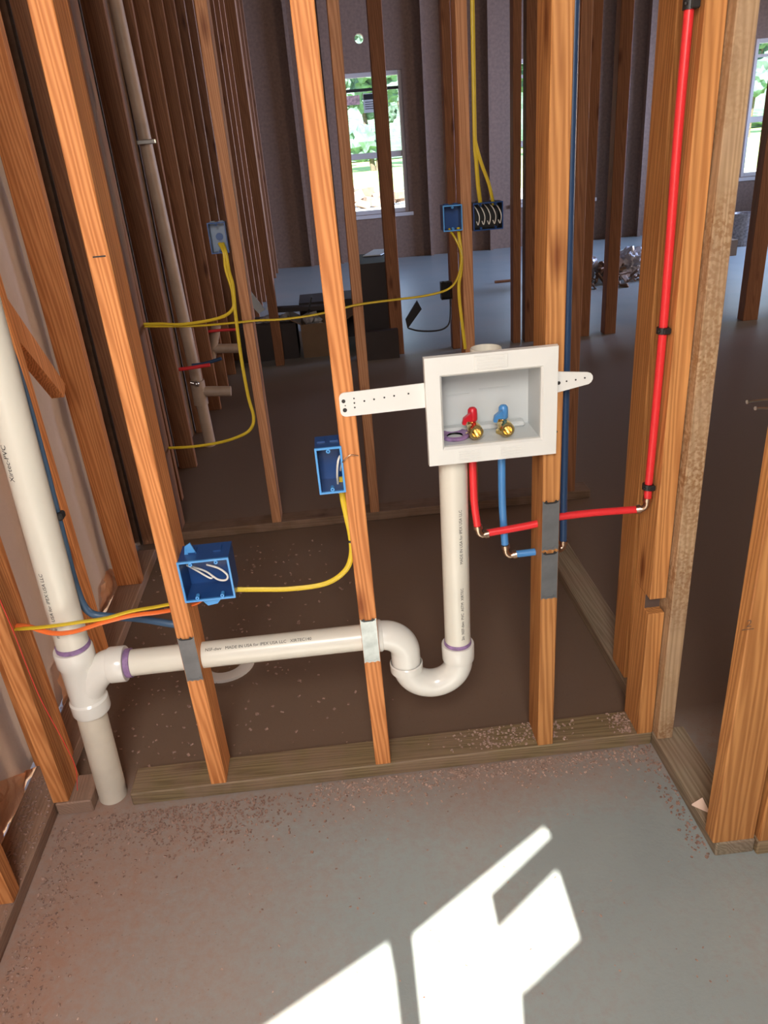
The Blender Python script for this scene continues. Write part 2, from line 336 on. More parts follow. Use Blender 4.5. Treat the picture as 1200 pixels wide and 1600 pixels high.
# ------------------------------------------------------------------ windows
STR = ['window with a white notice stuck on its pane', '', '']
for i, (x0, x1, z0, z1) in enumerate(WIN):
    w = bpy.data.objects.new('window_%d' % (i+1), None); C.objects.link(w); w.location = (x0, FAR, z0); w['kind'] = 'structure'
    bm = B(); f = .05; y0, y1 = FAR+.02, FAR+.09
    box(bm, x0, x0+f, y0, y1, z0, z1, .003); box(bm, x1-f, x1, y0, y1, z0, z1, .003)
    box(bm, x0+f, x1-f, y0, y1, z0, z0+f, .003); box(bm, x0+f, x1-f, y0, y1, z1-f, z1, .003)
    mk('window_frame', bm, M['vinyl'], w)
    zm = z0+(z1-z0)*.43
    bm = B(); box(bm, x0+f, x1-f, y0+.01, y1-.01, zm-.035, zm+.035, .003); mk('meeting_rail', bm, M['vinyl'], w)
    bm = B(); box(bm, x0+f, x1-f, y0+.02, y1-.02, z1-.205, z1-.17); mk('glazing_bar', bm, M['black'] if i == 0 else M['vinyl'], w)
    bm = B(); box(bm, x0+f, x1-f, FAR+.058, FAR+.062, z0+f, z1-f); mk('window_pane', bm, M['glass'], w)
    # trim boards around the rough opening
    bm = B(); box(bm, x0-.05, x1+.05, FAR-.02, FAR+.02, z0-.05, z0-.004, .003); mk('window_sill', bm, M['vinyl'], w)
c0, c1 = at(567, 146, y=FAR), at(599, 174, y=FAR)
nt = thing('window_notice', ((c0.x+c1.x)/2, FAR+.054, c1.z), 'white printed notice stuck on the pane of the window between the two nearest posts', 'notice')
bm = B(); box(bm, c0.x, c1.x, FAR+.053, FAR+.056, c1.z, c0.z); mk('sheet', bm, M['paper'], nt)
bm = B(); box(bm, c0.x+.01, c1.x-.01, FAR+.050, FAR+.053, c0.z-.07, c0.z-.01)
for k in range(4): box(bm, c0.x+.02, c1.x-.02, FAR+.050, FAR+.053, c0.z-.10-.025*k, c0.z-.092-.025*k)
mk('printing', bm, M['ink'], nt)
c0, c1 = at(541, 150, y=FAR), at(563, 163, y=FAR)
bm = B(); box(bm, c0.x, c1.x, FAR+.052, FAR+.056, c1.z, c0.z); tag(mk('window_sticker', bm, plain('red_white_sticker', (.8, .45, .42), .6, var=.5, bscale=30), org=((c0.x+c1.x)/2, FAR+.054, c1.z)), 'small red and white sticker on the pane left of the white notice', 'sticker')
# ------------------------------------------------------------------ outside things
def tree(x, y, h, r, label):
    t = thing('tree', (x, y, -.3), label, 'tree', 'trees beyond the lawn')
    bm = B()
    for k in range(random.choice((2, 3))):
        a = random.uniform(0, 6.28); q = .5+.4*k
        tube(bm, [(x+.2*math.cos(a), y+.2*math.sin(a), -.298), (x+q*math.cos(a), y+q*math.sin(a), h*.3), (x+(q+.7)*math.cos(a), y+(q+.7)*math.sin(a), h*.75)], .16, 8, 5, radii=[.2-.01*i for i in range(12)])
    mk('trunk', bm, M['trunk'], t, sm=True)
    bm = B()
    for k in range(26):
        c = Vector((x, y, h*.68))+Vector((random.gauss(0, r*.45), random.gauss(0, r*.35), random.gauss(0, h*.17)))
        rr = r*random.uniform(.22, .42)
        v = bmesh.ops.create_icosphere(bm, subdivisions=3, radius=rr, matrix=Matrix.Translation(c))['verts']
        for q in v:
            n = (q.co-c).normalized(); q.co += n*(rr*.55*noise.noise(q.co*1.9)+rr*.35*noise.noise(q.co*5))
    mk('crown', bm, M['leaf'], t)
TR = [(1.6, 72, 'leafy tree at the left edge of the middle far window'), (4.6, 58, 'multi-stemmed tree in the left half of the middle far window'), (8.4, 66, 'yellow-green tree in the right half of the middle far window'), (17.5, 60, 'tree behind the sliver of window left of the knotty stud'), (34, 62, 'left tree in the right-hand window'), (42, 70, 'right tree in the right-hand window')]
for x, y, l in TR: tree(x, y, random.uniform(8, 10.5), random.uniform(2.4, 3), l)
bm = B(); box(bm, -70, 110, 92, 98, -.2, 7)
for v in bm.verts: pass
bmesh.ops.subdivide_edges(bm, edges=bm.edges[:], cuts=30, use_grid_fill=True)
for v in bm.verts: v.co += Vector((0, 2*noise.noise(v.co*.3), 2.5*noise.noise(v.co*.25+Vector((5, 0, 0))) if v.co.z > 1 else 0))
tag(mk('hedgerow', bm, M['leaf'], org=(0, 86, -.3)), 'continuous dark green tree line closing the view behind the lawn', 'hedge', kind='stuff')
wc = (w1a.x+.25)
for k in range(22):
    bm = B(); s = random.uniform(.14, .30); cx, cy = 1.3+2.2*random.random(), 24.2+random.uniform(-1.1, 1.1)
    cz = -.32+s*.5+max(0, .5-abs(cy-24.2)*.4)*random.random()
    box(bm, -s, s, -s*.6, s*.6, -s*.5, s*.5, .008, Matrix.Translation((cx, cy, cz)) @ Euler((random.uniform(-.4, .4), random.uniform(-.4, .4), random.uniform(0, 3))).to_matrix().to_4x4())
    tag(mk('rubble_block', bm, M['rubble'], org=(cx, cy, cz-s*.5)), 'broken masonry block in the rubble heap outside the window', 'block', 'rubble blocks outside the window')
# ------------------------------------------------------------------ studs
def stud_mesh(bm, xb, xt, y0, z0, z1, w=.038, d=.089, bev=.002):
    """leaning slightly: left edge xb at z0, xt at z=1.6"""
    k = (xt-xb)/(1.6-z0)
    n0 = set(bm.verts)
    box(bm, xb, xb+w, y0, y0+d, z0, z1, bev)
    for v in bm.verts:
        if v not in n0: v.co.x += k*(v.co.z-z0)
def stud(name, xb, xt, y0, z0, mat, label, group=None, w=.038, d=.089, z1=None):
    bm = B(); stud_mesh(bm, xb, xt, y0, z0, z1 or ROOF, w, d)
    return tag(mk(name, bm, M[mat], org=(xb+w/2, y0+d/2, z0)), label, 'stud', group)
PL = .038
# main wall: left edges fitted at the foot and near the head
G = 'studs of the plumbing wall'
stud('wall_stud', -.383, -.378, 0, PL, 'fir', 'pinkish wall stud in the left corner, just left of the tall white stack pipe', G)
stud('wall_stud', 0.0, .006, 0, PL, 'fir', 'orange wall stud carrying the wide blue two-gang box on its side', G)
stud('wall_stud', .4064, .4015, 0, PL, 'fir', 'orange wall stud that the left bracket arm of the white washer box is nailed to', G)
stud('wall_stud', .8128, .8145, 0, PL, 'pine', 'knotty wall stud right of the white washer box with two stacked steel plates', G)
# end stud with the plumber's notch
xd = 1.066; bm = B(); nz0, nz1 = .398, .437
box(bm, xd, xd+.038, 0, .089, PL, nz0, .0015); box(bm, xd, xd+.038, .028, .089, nz0-.001, nz1+.001); box(bm, xd, xd+.038, 0, .089, nz1, ROOF, .0015)
o = tag(mk('wall_stud', bm, M['pine'], org=(xd+.019, .0445, PL)), 'end stud with a dark notch near its foot and the red riser on its side', 'stud', G)
bm = B(); box(bm, xd+.0015, xd+.0365, .0265, .0285, nz0, nz1); mk('notch', bm, plain('dark_notch_wood', (.10, .065, .05), .8), o)  # dark panel stands in for the shade inside the cut
stud('wall_stud', 1.1065, 1.1065, -.026, PL, 'weathered', 'weathered speckled stud tight against the right side of the notched end stud', None)
stud('wall_stud', 1.112, 1.112, .215, PL, 'pine', 'backing stud just behind and left of the notched end stud', None, w=.038, d=.089)
stud('wall_stud', 1.097, 1.097, -.336, PL, 'pine', 'thick pale stud at the bottom right corner with a pencilled 2 on its broad face', None, w=.089, d=.038)
stud('wall_stud', 1.192, 1.197, -.345, PL, 'pine', 'stud at the right picture edge, tight behind the pencil-marked one', None, w=.038, d=.089)
# bottom plates
def plate(name, x0, x1, y0, y1, mat, label, bev=.003, z1=PL):
    bm = B(); box(bm, x0, x1, y0, y1, 0, z1, bev)
    return tag(mk(name, bm, M[mat], org=((x0+x1)/2, (y0+y1)/2, 0)), label, 'floor plate')
plate('bottom_plate', -.198, 1.104, 0, .089, 'treatedx', 'long brown treated bottom plate under the plumbing wall studs')
plate('bottom_plate', -.378, -.292, -.004, .089, 'dusty', 'short dusty plate block on the floor left of the white stack pipe')
plate('bottom_plate', 1.1045, 1.189, -.338, .012, 'treatedy', 'grey-brown bottom plate running from the notched stud to the bottom right stud')
plate('bottom_plate', 1.1905, 2.6, -.347, -.252, 'treatedx', 'end of the bottom plate at the right edge, beside the corner of the grey one')
plate('bottom_plate', 1.107, 1.195, .10, 1.2, 'treatedy', 'bottom plate running back into the dark behind the notched end stud')
plate('bottom_plate', -.469, -.381, BACK+.01, 9.2 if False else 1.3, 'dusty', 'dirt-covered bottom plate along the foot of the near left wall')
plate('bottom_plate', -.37, 1.42, 1.42, 1.509, 'darkplate', 'dark bottom plate of the second stud wall across the room')
# left exterior wall studs
LG = 'studs of the long left wall'
ys = [-.73, -.27, .135, .545, 1.03, 1.42, 1.83, 2.24]
names = ['nearest left-wall stud, cut off at the bottom left edge', 'left-wall stud whose foot stands on the dusty plate at the left picture edge', 'left-wall stud mostly hidden behind the corner stud by the stack pipe', 'left-wall stud showing between the white stack pipe and the next broad stud', 'broad pinkish left-wall stud standing left of the stud with the two-gang box', 'left-wall stud just right behind the stud with the two-gang box', 'narrow-edged left-wall stud, second right of the two-gang box stud', 'knotty brown left-wall stud just before the white vent pipe']
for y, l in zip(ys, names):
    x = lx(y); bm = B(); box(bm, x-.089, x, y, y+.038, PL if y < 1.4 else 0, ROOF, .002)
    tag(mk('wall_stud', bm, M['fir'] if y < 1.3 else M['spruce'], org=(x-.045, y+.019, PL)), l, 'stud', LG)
ordn = ['first', 'second', 'third', 'fourth', 'fifth', 'sixth', 'seventh', 'eighth', 'ninth', 'tenth', 'eleventh', 'twelfth', 'thirteenth', 'fourteenth', 'fifteenth', 'sixteenth', 'seventeenth', 'eighteenth']
y = 2.98-.2; k = 0; proto = None
while y < FAR-.1:
    x = lx(y)
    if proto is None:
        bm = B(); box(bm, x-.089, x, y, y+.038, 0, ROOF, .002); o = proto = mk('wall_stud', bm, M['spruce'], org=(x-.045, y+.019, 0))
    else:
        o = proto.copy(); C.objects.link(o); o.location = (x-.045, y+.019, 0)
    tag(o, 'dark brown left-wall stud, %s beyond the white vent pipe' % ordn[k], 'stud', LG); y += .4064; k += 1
# diagonal brace in the left wall
a, b_ = at(-40, 415, x=-.40), at(102, 600, x=-.40)
bm = B(); u = (b_-a).normalized(); nrm = Vector((0, -u.z, u.y))
prism(bm, [a+nrm*.04, b_+nrm*.0, b_-nrm*.045, a-nrm*.05], (-.038, 0, 0)); tag(mk('diagonal_brace', bm, M['fir'], org=b_), 'diagonal brace board wedged between two near left-wall studs', 'board')
# second wall
G2 = 'studs of the second wall'
for xb, l in [(-.335, 'dark second-wall stud just right of the two-gang box stud'), (.078, 'orange second-wall stud with the small grey box and looping yellow cable'), (.487, 'second-wall stud showing just right of the bracket-arm stud'), (.905, 'inked second-wall stud between the blue switch box and the four-gang box'), (1.315, 'dark second-wall stud just right of the knotty washer-box stud')]:
    xt = xb+(.012 if xb < .8 else .0)
    stud('wall_stud', xb, xt, 1.42, PL, 'spruce' if xb in (-.335, 1.315) else 'fir2', l, G2, d=.089 if xb > 0 else .089)
# third wall posts
G3 = 'posts of the third wall'
Y3 = 4.12
for px, py, tx, w, l in [(431, 570, 0, .062, 'post standing in front of the pile of cartons'), (613, 553, 0, .09, 'post crossing the middle of the bright far window'), (708, 548, 0, .06, 'thin dark post behind the blue switch box, with a small black box on it'), (802, 543, 0, .055, 'thin post left of the sliver of window beside the knotty stud'), (820, 541, 0, .085, 'post right of the sliver of window, half behind the knotty stud'), (905, 533, 0, .075, 'post right behind the dark second-wall stud'), (944, 530, 0, .085, 'post just left of the bare floor and the scrap heap'), (1160, 507, 0, .115, 'dark post beside the right-hand window'), (1215, 503, 0, .09, 'post at the right picture edge beyond the room')]:
    c = at(px, py, z=0.0); c.y = Y3; xx = at(px, py, y=Y3).x
    stud('wall_post', xx, xx, Y3, 0, 'spruce', l, G3, w=w)
# far wall studs
k = 0
for i in range(21):
    x = .2+i*.4064
    if any(a-.06 < x < b+.03 for a, b, _, _ in WIN): continue
    bm = B(); box(bm, x, x+.038, FAR-.089, FAR, 0, ROOF)
    tag(mk('wall_stud', bm, M['osb'], org=(x+.019, FAR-.045, 0)), 'dull far-wall stud, %s counted from the left corner' % ordn[min(k, 17)], 'stud', 'studs of the far wall'); k += 1
# ------------------------------------------------------------------ electric boxes
def ebox(x0, x1, z0, z1, y0, depth, label, rimm='rim', body='eblue', bosses=2, name='junction_box', back=None):
    t = thing(name, ((x0+x1)/2, y0, z0), label, 'electrical box'); w = .0025
    bm = B()
    box(bm, x0, x0+w, y0, y0+depth, z0, z1); box(bm, x1-w, x1, y0, y0+depth, z0, z1)
    box(bm, x0+w, x1-w, y0, y0+depth, z0, z0+w); box(bm, x0+w, x1-w, y0, y0+depth, z1-w, z1)
    box(bm, x0+w, x1-w, y0+depth-w, y0+depth, z0+w, z1-w)
    for s in (.25, .75): box(bm, x0+(x1-x0)*s-.008, x0+(x1-x0)*s+.008, y0+depth*.45, y0+depth*.8, z1, z1+.003)
    mk('box_shell', bm, M[back or body], t)
    bm = B(); q = .0032
    box(bm, x0-.0008, x0+q, y0-.0015, y0+.003, z0-.0008, z1+.0008); box(bm, x1-q, x1+.0008, y0-.0015, y0+.003, z0-.0008, z1+.0008)
    box(bm, x0+q, x1-q, y0-.0015, y0+.003, z0-.0008, z0+q); box(bm, x0+q, x1-q, y0-.0015, y0+.003, z1-q, z1+.0008)
    mk('rim', bm, M[rimm], t)
    for k in range(bosses//2):
        cx = x0+(x1-x0)*(k+.5)/(bosses//2)
        for zc in (z0+.0075, z1-.0075):
            bm = B(); lathe(bm, [(.0018, -.001), (.0042, -.001), (.0042, .012), (.0018, .012), (.0018, -.001)], (cx, y0, zc), 'y', 12); mk('screw_boss', bm, M[rimm], t)
    return t
e2 = ebox(.0395, .146, .566, .663, -.004, .075, 'wide blue two-gang box on the right side of the orange stud', bosses=4)
bm = B(); prism(bm, [(.05, .03, .663), (.075, .03, .663), (.066, .032, .688), (.054, .03, .682)], (0, .004, 0)); mk('side_tab', bm, M['rim'], e2)
bm = B(); prism(bm, [(.07, .004, .566), (.118, .004, .566), (.104, .006, .549), (.083, .006, .546)], (0, .02, 0)); mk('cable_clamp', bm, M['rim'], e2)
ebox(.3535, .4055, .786, .884, -.004, .07, 'narrow blue single-gang box left of the bracket-arm stud', bosses=2)
a, b_ = at(692, 322, y=1.40), at(718, 360, y=1.40)
ebox(a.x, .9045, b_.z, a.z, 1.40, .07, 'dim blue switch box on the left side of the inked second-wall stud')
a, b_ = at(743, 318, y=1.40), at(786, 357, y=1.40)
ebox(.9445, b_.x, b_.z, a.z, 1.40, .07, 'dark four-gang box full of loose wires on the inked second-wall stud', rimm='eblue', body='black', bosses=4)
g4 = (.9445, b_.x, b_.z, a.z)
a, b_ = at(323, 349, y=1.40), at(352, 395, y=1.40)
M['gbox'] = plain('grey_blue_box', (.20, .25, .34), .4)
gb = ebox(a.x, .0755+.004, b_.z, a.z, 1.40, .05, 'small grey-blue box with a round knockout on the second-wall stud', rimm='eblue', body='gbox')
bm = B(); lathe(bm, [(.0005, 0), (.013, 0), (.013, .002), (.0005, .002)], ((a.x+.0795)/2, 1.444, (a.z+b_.z)/2), 'y', 20); mk('knockout', bm, M['eblue'], gb)
gx0, gx1, gz0 = a.x, .0795, b_.z
a, b_ = at(689, 442, y=Y3-.03), at(707, 467, y=Y3-.03)
ebox(a.x, b_.x, b_.z, a.z, Y3-.03, .06, 'small black outlet box low on the thin dark far post', rimm='black', body='black')
a, b_ = at(385, 281, y=6.9), at(399, 309, y=6.9)
for dz, l in ((0, 'grey-black box with shiny screws high on the long left wall'),):
    ebox(a.x, b_.x, b_.z, a.z, 6.9, .06, l, rimm='nail', body='black')
# ------------------------------------------------------------------ cables
def cable(pts, mat, r, label, y=None, flat=.55, name='electric_cable', n=8):
    bm = B(); tube(bm, pts, r, 10, n, flat); P0 = Vector(pts[0])
    return tag(mk(name, bm, M[mat], org=P0, sm=True), label, 'cable')
def pp(lst): return [at(px, py, y=y) for px, py, y in lst]
t = thing('electric_cable', (.39, .05, .78), 'yellow cable looping down from the single-gang box to the two-gang box', 'cable')
bm = B(); tube(bm, pp([(534, 745, .045), (535, 775, .04), (541, 805, .035), (548, 838, .02), (549, 868, .02), (538, 893, .02), (508, 912, .025), (455, 920, .03), (400, 921, .035), (352, 921, .04)]), .0036, 10, 8, 1.7); mk('sheath', bm, M['yellow'], t, sm=True)
bm = B(); tube(bm, pp([(300, 885, .05), (322, 893, .03), (340, 905, .015), (353, 906, .01), (355, 898, .012), (342, 888, .02), (323, 882, .035)]), .0022, 8, 6); mk('conductor', bm, M['white'], t, sm=True)
bm = B(); tube(bm, pp([(292, 883, .05), (310, 893, .03), (328, 903, .02), (334, 901, .03)]), .002, 8, 6); mk('conductor', bm, M['white'], t, sm=True)
bm = B(); tube(bm, pp([(530, 770, .05), (527, 745, .02), (528, 722, .0), (532, 712, .01), (534, 722, .02), (532, 735, .04)]), .0022, 8, 6); mk('conductor', bm, M['white'], t, sm=True)
bm = B(); tube(bm, pp([(533, 725, .0), (537, 720, -.008), (547, 711, -.009), (560, 712, -.004)]), .0011, 8, 4); mk('conductor', bm, M['copper'], t, sm=True)
bm = B(); p = at(549.5, 845, y=.02); box(bm, p.x-.007, p.x+.007, p.y-.006, p.y+.004, p.z-.0025, p.z+.0025, .001)
tag(mk('cable_staple', bm, M['black'], org=p), 'small staple pinching the yellow cable beside the bracket-arm stud', 'staple')
cable(pp([(22, 983, .04), (40, 982, .0), (75, 979, -.012), (125, 972, -.014), (165, 966, -.012), (205, 955, .0), (245, 948, .02), (275, 942, .04)]), 'yellow', .0035, 'yellow cable crossing in front of the white stack pipe from the corner stud', flat=1.8)
cable(pp([(24, 977, .045), (45, 979, .01), (80, 989, -.014), (115, 987, -.018), (160, 973, -.016), (205, 962, -.002), (245, 957, .018), (275, 952, .04)]), 'orange', .0042, 'orange cable twisted with the yellow one across the stack pipe', flat=1.6)
cable(pp([(292, 947, .045), (303, 944, .04), (312, 940, .035), (320, 930, .035)]), 'orange', .0036, 'short orange cable end entering the bottom of the two-gang box', flat=1.4)
L1 = [at(343, 380, y=1.43), at(350, 395, y=1.40), at(353, 420, y=1.40), at(362, 450, y=1.405), at(365, 470, y=1.405)]
cable(L1+pp([(364, 482, 1.40), (350, 494, 1.41), (320, 502, 1.43), (280, 507, 1.46), (250, 506, 1.5), (213, 507, 1.52)]), 'yellow', .0042, 'yellow cable from the grey-blue box curving left to the left wall', flat=1.5)
cable(pp([(348, 380, 1.43), (353, 396, 1.395), (358, 425, 1.395), (364, 447, 1.40), (368, 490, 1.40), (377, 560, 1.40), (388, 620, 1.40), (396, 650, 1.40), (393, 668, 1.40), (378, 680, 1.40), (345, 691, 1.42), (300, 698, 1.45), (262, 700, 1.5)]), 'yellow', .0042, 'yellow cable hanging in a long loop down the second-wall stud', flat=1.5)
cable(pp([(213, 510, 1.53), (260, 510, 1.5), (310, 509, 1.45), (360, 505, 1.41), (400, 501, 1.40), (440, 499, 1.41), (480, 494, 1.41), (520, 486, 1.41), (560, 476, 1.405), (620, 468, 1.40), (665, 462, 1.40), (700, 452, 1.40), (715, 434, 1.395), (721, 405, 1.395), (719, 390, 1.395), (711, 372, 1.40), (702, 358, 1.43)]), 'yellow', .0042, 'long yellow cable running across the second wall to the blue switch box', flat=1.5)
cable(pp([(716, 356, 1.43), (718, 375, 1.405), (721, 400, 1.40), (720, 425, 1.40), (717, 445, 1.40), (718, 470, 1.40), (722, 505, 1.40), (727, 545, 1.41)]), 'yellow', .004, 'second yellow cable dropping straight down from the blue switch box', flat=1.5)
cable(pp([(736, -60, 1.395), (738, 0, 1.395), (740, 120, 1.395), (742, 222, 1.395), (744, 250, 1.40), (747, 290, 1.41), (751, 320, 1.43)]), 'yellow', .0045, 'yellow cable coming straight down the inked stud to the four-gang box', flat=1.6)
cable(pp([(741, 200, 1.39), (743, 222, 1.39), (752, 255, 1.40), (764, 288, 1.41), (771, 320, 1.43)]), 'yellow', .004, 'yellow cable fanning out to the right side of the four-gang box', flat=1.5)
w0, w1, h0, h1 = g4
for k in range(5):
    cx = w0+(w1-w0)*(k+.6)/5.4
    cable([(cx-.006, 1.44, h1-.006), (cx, 1.40, h1-.02), (cx+.008, 1.393, (h0+h1)/2), (cx+.004, 1.395, h0+.02), (cx+.0, 1.405, h0+.03)], 'white', .0018, 'white conductor in the four-gang box, %s from the left' % ordn[k], flat=1, name='loose_wire')
cable(pp([(638, 513, 4.0), (655, 517, 4.0), (680, 517, 4.02), (696, 512, 4.05), (703, 500, 4.08), (704, 466, 4.1)]), 'black', .006, 'thin dark cord trailing from the small black outlet box', flat=1)
# red string along the corner stud
cable(pp([(-10, 915, -.004), (20, 985, -.004), (60, 1085, -.005), (100, 1160, -.004), (118, 1200, .0), (121, 1235, .0)]), 'red', .0008, 'thin red string hanging along the corner stud', flat=1, name='string')
# ------------------------------------------------------------------ steel nail plates
def nailplate(x, z0, z1, mat, label):
    t = thing('nail_plate', (x+.019, -.001, z0), label, 'steel plate')
    bm = B(); x0, x1 = x+.001, x+.037; s = (x1-x0)/6
    top = [(x1, z1), (x1-s, z1-.006), (x1-1.6*s, z1-.003), (x1-2.2*s, z1-.008), (x1-3.8*s, z1-.008), (x1-4.4*s, z1-.003), (x1-5*s, z1-.006), (x0, z1)]
    bot = [(x0, z0), (x0+s, z0+.004), (x0+2*s, z0), (x0+3*s, z0+.004), (x0+4*s, z0), (x0+5*s, z0+.004), (x1, z0)]
    prism(bm, [(a, -.0005, b) for a, b in top+bot], (0, -.0018, 0)); mk('plate', bm, M[mat], t)
    for q in (z0+.006, z1-.004):
        bm = B(); prism(bm, [(x0+.002, -.0024, q), (x0+.008, -.0024, q+.005), (x0+.011, -.0024, q), (x0+.025, -.0024, q), (x0+.028, -.0024, q+.005), (x0+.034, -.0024, q), (x0+.028, -.0024, q-.0035), (x0+.008, -.0024, q-.0035)], (0, -.0006, 0)); mk('prong_edge', bm, M['black'] if q > z0+.02 else M[mat], t)
nailplate(.0022, .356, .476, 'steel', 'dark grey steel plate on the orange stud with the two-gang box, over the drain pipe')
nailplate(.405, .352, .472, 'steelb', 'shiny steel plate on the bracket-arm stud, over the drain pipe')
nailplate(.8125, .596, .716, 'steel', 'upper of the two stacked grey steel plates on the knotty stud')
nailplate(.8125, .471, .593, 'steel', 'lower of the two stacked grey steel plates on the knotty stud')
# ------------------------------------------------------------------ text on pipes
def text_mesh(s, size):
    cu = bpy.data.curves.new('t', 'FONT'); cu.body = s; cu.size = size; cu.resolution_u = 2
    o = bpy.data.objects.new('t', cu); C.objects.link(o)
    dg = bpy.context.evaluated_depsgraph_get(); me = bpy.data.meshes.new_from_object(o.evaluated_get(dg))
    bpy.data.objects.remove(o); bm = B(); bm.from_mesh(me); bpy.data.meshes.remove(me)
    bmesh.ops.subdivide_edges(bm, edges=[e for e in bm.edges if e.calc_length() > size*.3], cuts=1)
    return bm
def text_on_pipe(s, size, p0, p1, r, ang, parent, up=True, side=1):
    """writes along the line p0->p1, wrapped on the cylinder; ang = degrees from the camera-facing side"""
    bm = text_mesh(s, size); p0 = Vector(p0); p1 = Vector(p1); u = (p1-p0).normalized()
    f = Vector((0, -1, 0)); f = (f-u*f.dot(u)).normalized(); g_ = u.cross(f)*(-1)
    for v in bm.verts:
        a = math.radians(ang)+v.co.y/r
        v.co = p0+u*v.co.x+(f*math.cos(a)+g_*math.sin(a)*side)*(r+.0006)
    return mk('printed_text', bm, M['ink'], parent)
# ------------------------------------------------------------------ drain stack and branch
RS = .0355
a, b_ = at(166, 1200, y=.045), at(48, 765, y=.045)
sl = (b_.x-a.x)/(b_.z-a.z)
def sx(z): return a.x+(z-a.z)*sl
st = thing('drain_stack_pipe', (sx(0), .045, 0), 'tall white plastic stack pipe rising from the floor in the left corner', 'pipe')
bm = B(); tube(bm, [(sx(0), .045, -.0), (sx(.30), .045, .30)], RS*.96, 32, 1); mk('lower_pipe', bm, M['pvcold'], st, sm=True)
bm = B(); tube(bm, [(sx(.43), .045, .43), (sx(ROOF), .045, ROOF)], RS, 32, 1); mk('upper_pipe', bm, M['pvc'], st, sm=True)
bm = B(); lathe(bm, [(RS, .0), (RS+.0022, .001), (RS+.0022, .011), (RS, .012)], (sx(.452), .045, .452), 'z', 32); mk('primer_ring', bm, M['purple'], st, sm=True)
hl, hr = at(200, 1036, y=.045), at(565, 996, y=.045)
def bz(x): return hl.z+(hr.z-hl.z)*(x-hl.x)/(hr.x-hl.x)
xw = sx(.385); h = bz(xw+.11)-.001
bm = B(); lathe(bm, [(RS, .272), (RS+.0065, .272), (RS+.008, .276), (RS+.008, .306), (RS+.004, .311), (RS+.004, .405), (RS+.008, .413), (RS+.008, .448), (RS+.006, .452), (RS-.001, .452)], (xw, .045, 0), 'z', 36)
tube(bm, [(xw+.0, .045, .315), (xw+.012, .045, .342), (xw+.035, .045, .372), (xw+.062, .045, h), (xw+.08, .045, h+.002)], .0365, 28, 6)
lathe(bm, [(.033, .07), (.0405, .070), (.0415, .073), (.0415, .105), (.040, .107), (.030, .107)], (xw, .045, h+.001), 'x', 32); mk('wye_fitting', bm, M['pvcfit'], st, sm=True)
bm = B(); lathe(bm, [(.031, .107), (.0335, .108), (.0335, .120), (.031, .121)], (xw, .045, h+.001), 'x', 32); mk('primer_ring', bm, M['purple'], st, sm=True)
zz = at(60, 700, y=.0).z
text_on_pipe('made in USA for IPEX USA LLC', .0125, (sx(.50), .045, .50), (sx(.9), .045, .9), RS, 14, st)
text_on_pipe('Xirtec-PVC', .0165, (sx(.872), .045, .872), (sx(1.3), .045, 1.3), RS, 18, st)
# branch drain with trap
RB = .0303
hl, hr = at(200, 1036, y=.045), at(565, 996, y=.045)
def bz(x): return hl.z+(hr.z-hl.z)*(x-hl.x)/(hr.x-hl.x)
dr = thing('drain_pipe', (.44, .045, .30), 'white plastic drain pipe running through two studs to the curved trap', 'pipe')
bm = B(); tube(bm, [(xw+.10, .045, h+.001), (-.10, .045, bz(-.10)), (.44, .045, bz(.44))], RB, 30, 4); mk('horizontal_pipe', bm, M['pvc'], dr, sm=True)
text_on_pipe('NSF-dwv   MADE IN USA for IPEX USA LLC   XIRTEC140', .010, (.05, .045, bz(.05)), (.44, .045, bz(.44)), RB, 48, dr)
zt = bz(.44); XV = .630
cx, cr_ = .5665, .0625; cz = .297
bm = B(); pts = []
for k in range(17):
    q = -math.pi*k/16; pts.append((cx+cr_*math.cos(q), .045, cz+cr_*math.sin(q)*.96))
tube(bm, [(cx+cr_, .045, .33)]+pts+[(cx-cr_, .045, .318)], .0335, 30, 2); mk('u_bend', bm, M['pvcfit'], dr, sm=True)
bm = B(); lathe(bm, [(.032, -.012), (.0375, -.010), (.0385, -.006), (.0385, .032), (.037, .034), (.029, .034)], (cx+cr_, .045, .312), 'z', 32); mk('trap_socket', bm, M['pvcfit'], dr, sm=True)
bm = B(); ex = cx-cr_
pts = [(ex, .045, .306)]+[(ex-.052+.052*math.cos(q), .045, zt-.052+.052*math.sin(q)) for q in [math.pi/2*k/8 for k in range(9)]]+[(ex-.068, .045, zt)]
tube(bm, pts, .0345, 30, 2); mk('elbow', bm, M['pvcfit'], dr, sm=True)
bm = B(); lathe(bm, [(.030, 0), (.0375, .001), (.0375, .028), (.033, .034)], (ex-.082, .045, zt), 'x', 32); mk('elbow_socket', bm, M['pvcfit'], dr, sm=True)
bm = B(); lathe(bm, [(.0345, -.016), (.0388, -.014), (.0392, .006), (.0365, .009)], (ex, .045, .300), 'z', 32); mk('trap_socket', bm, M['pvcfit'], dr, sm=True)
vp = thing('standpipe', (XV, .045, .34), 'white vertical pipe dropping from the washer box into the trap', 'pipe')
bm = B(); tube(bm, [(XV-.001, .045, .338), (XV+.005, .045, .86)], RB, 32, 1); mk('pipe', bm, M['pvc'], vp, sm=True)
bm = B(); lathe(bm, [(RB, 0), (RB+.0018, .001), (RB+.0014, .009), (RB, .010)], (XV-.001, .045, .345), 'z', 32); mk('primer_ring', bm, M['purple'], vp, sm=True)
text_on_pipe('MADE IN USA for IPEX USA LLC', .0095, (XV+.0015, .045, .575), (XV+.004, .045, .79), RB, -22, vp)
text_on_pipe('2in  NSF-dwv  PVC  ASTM  XIRTEC', .0095, (XV-.001, .045, .372), (XV+.0015, .045, .575), RB, -22, vp)
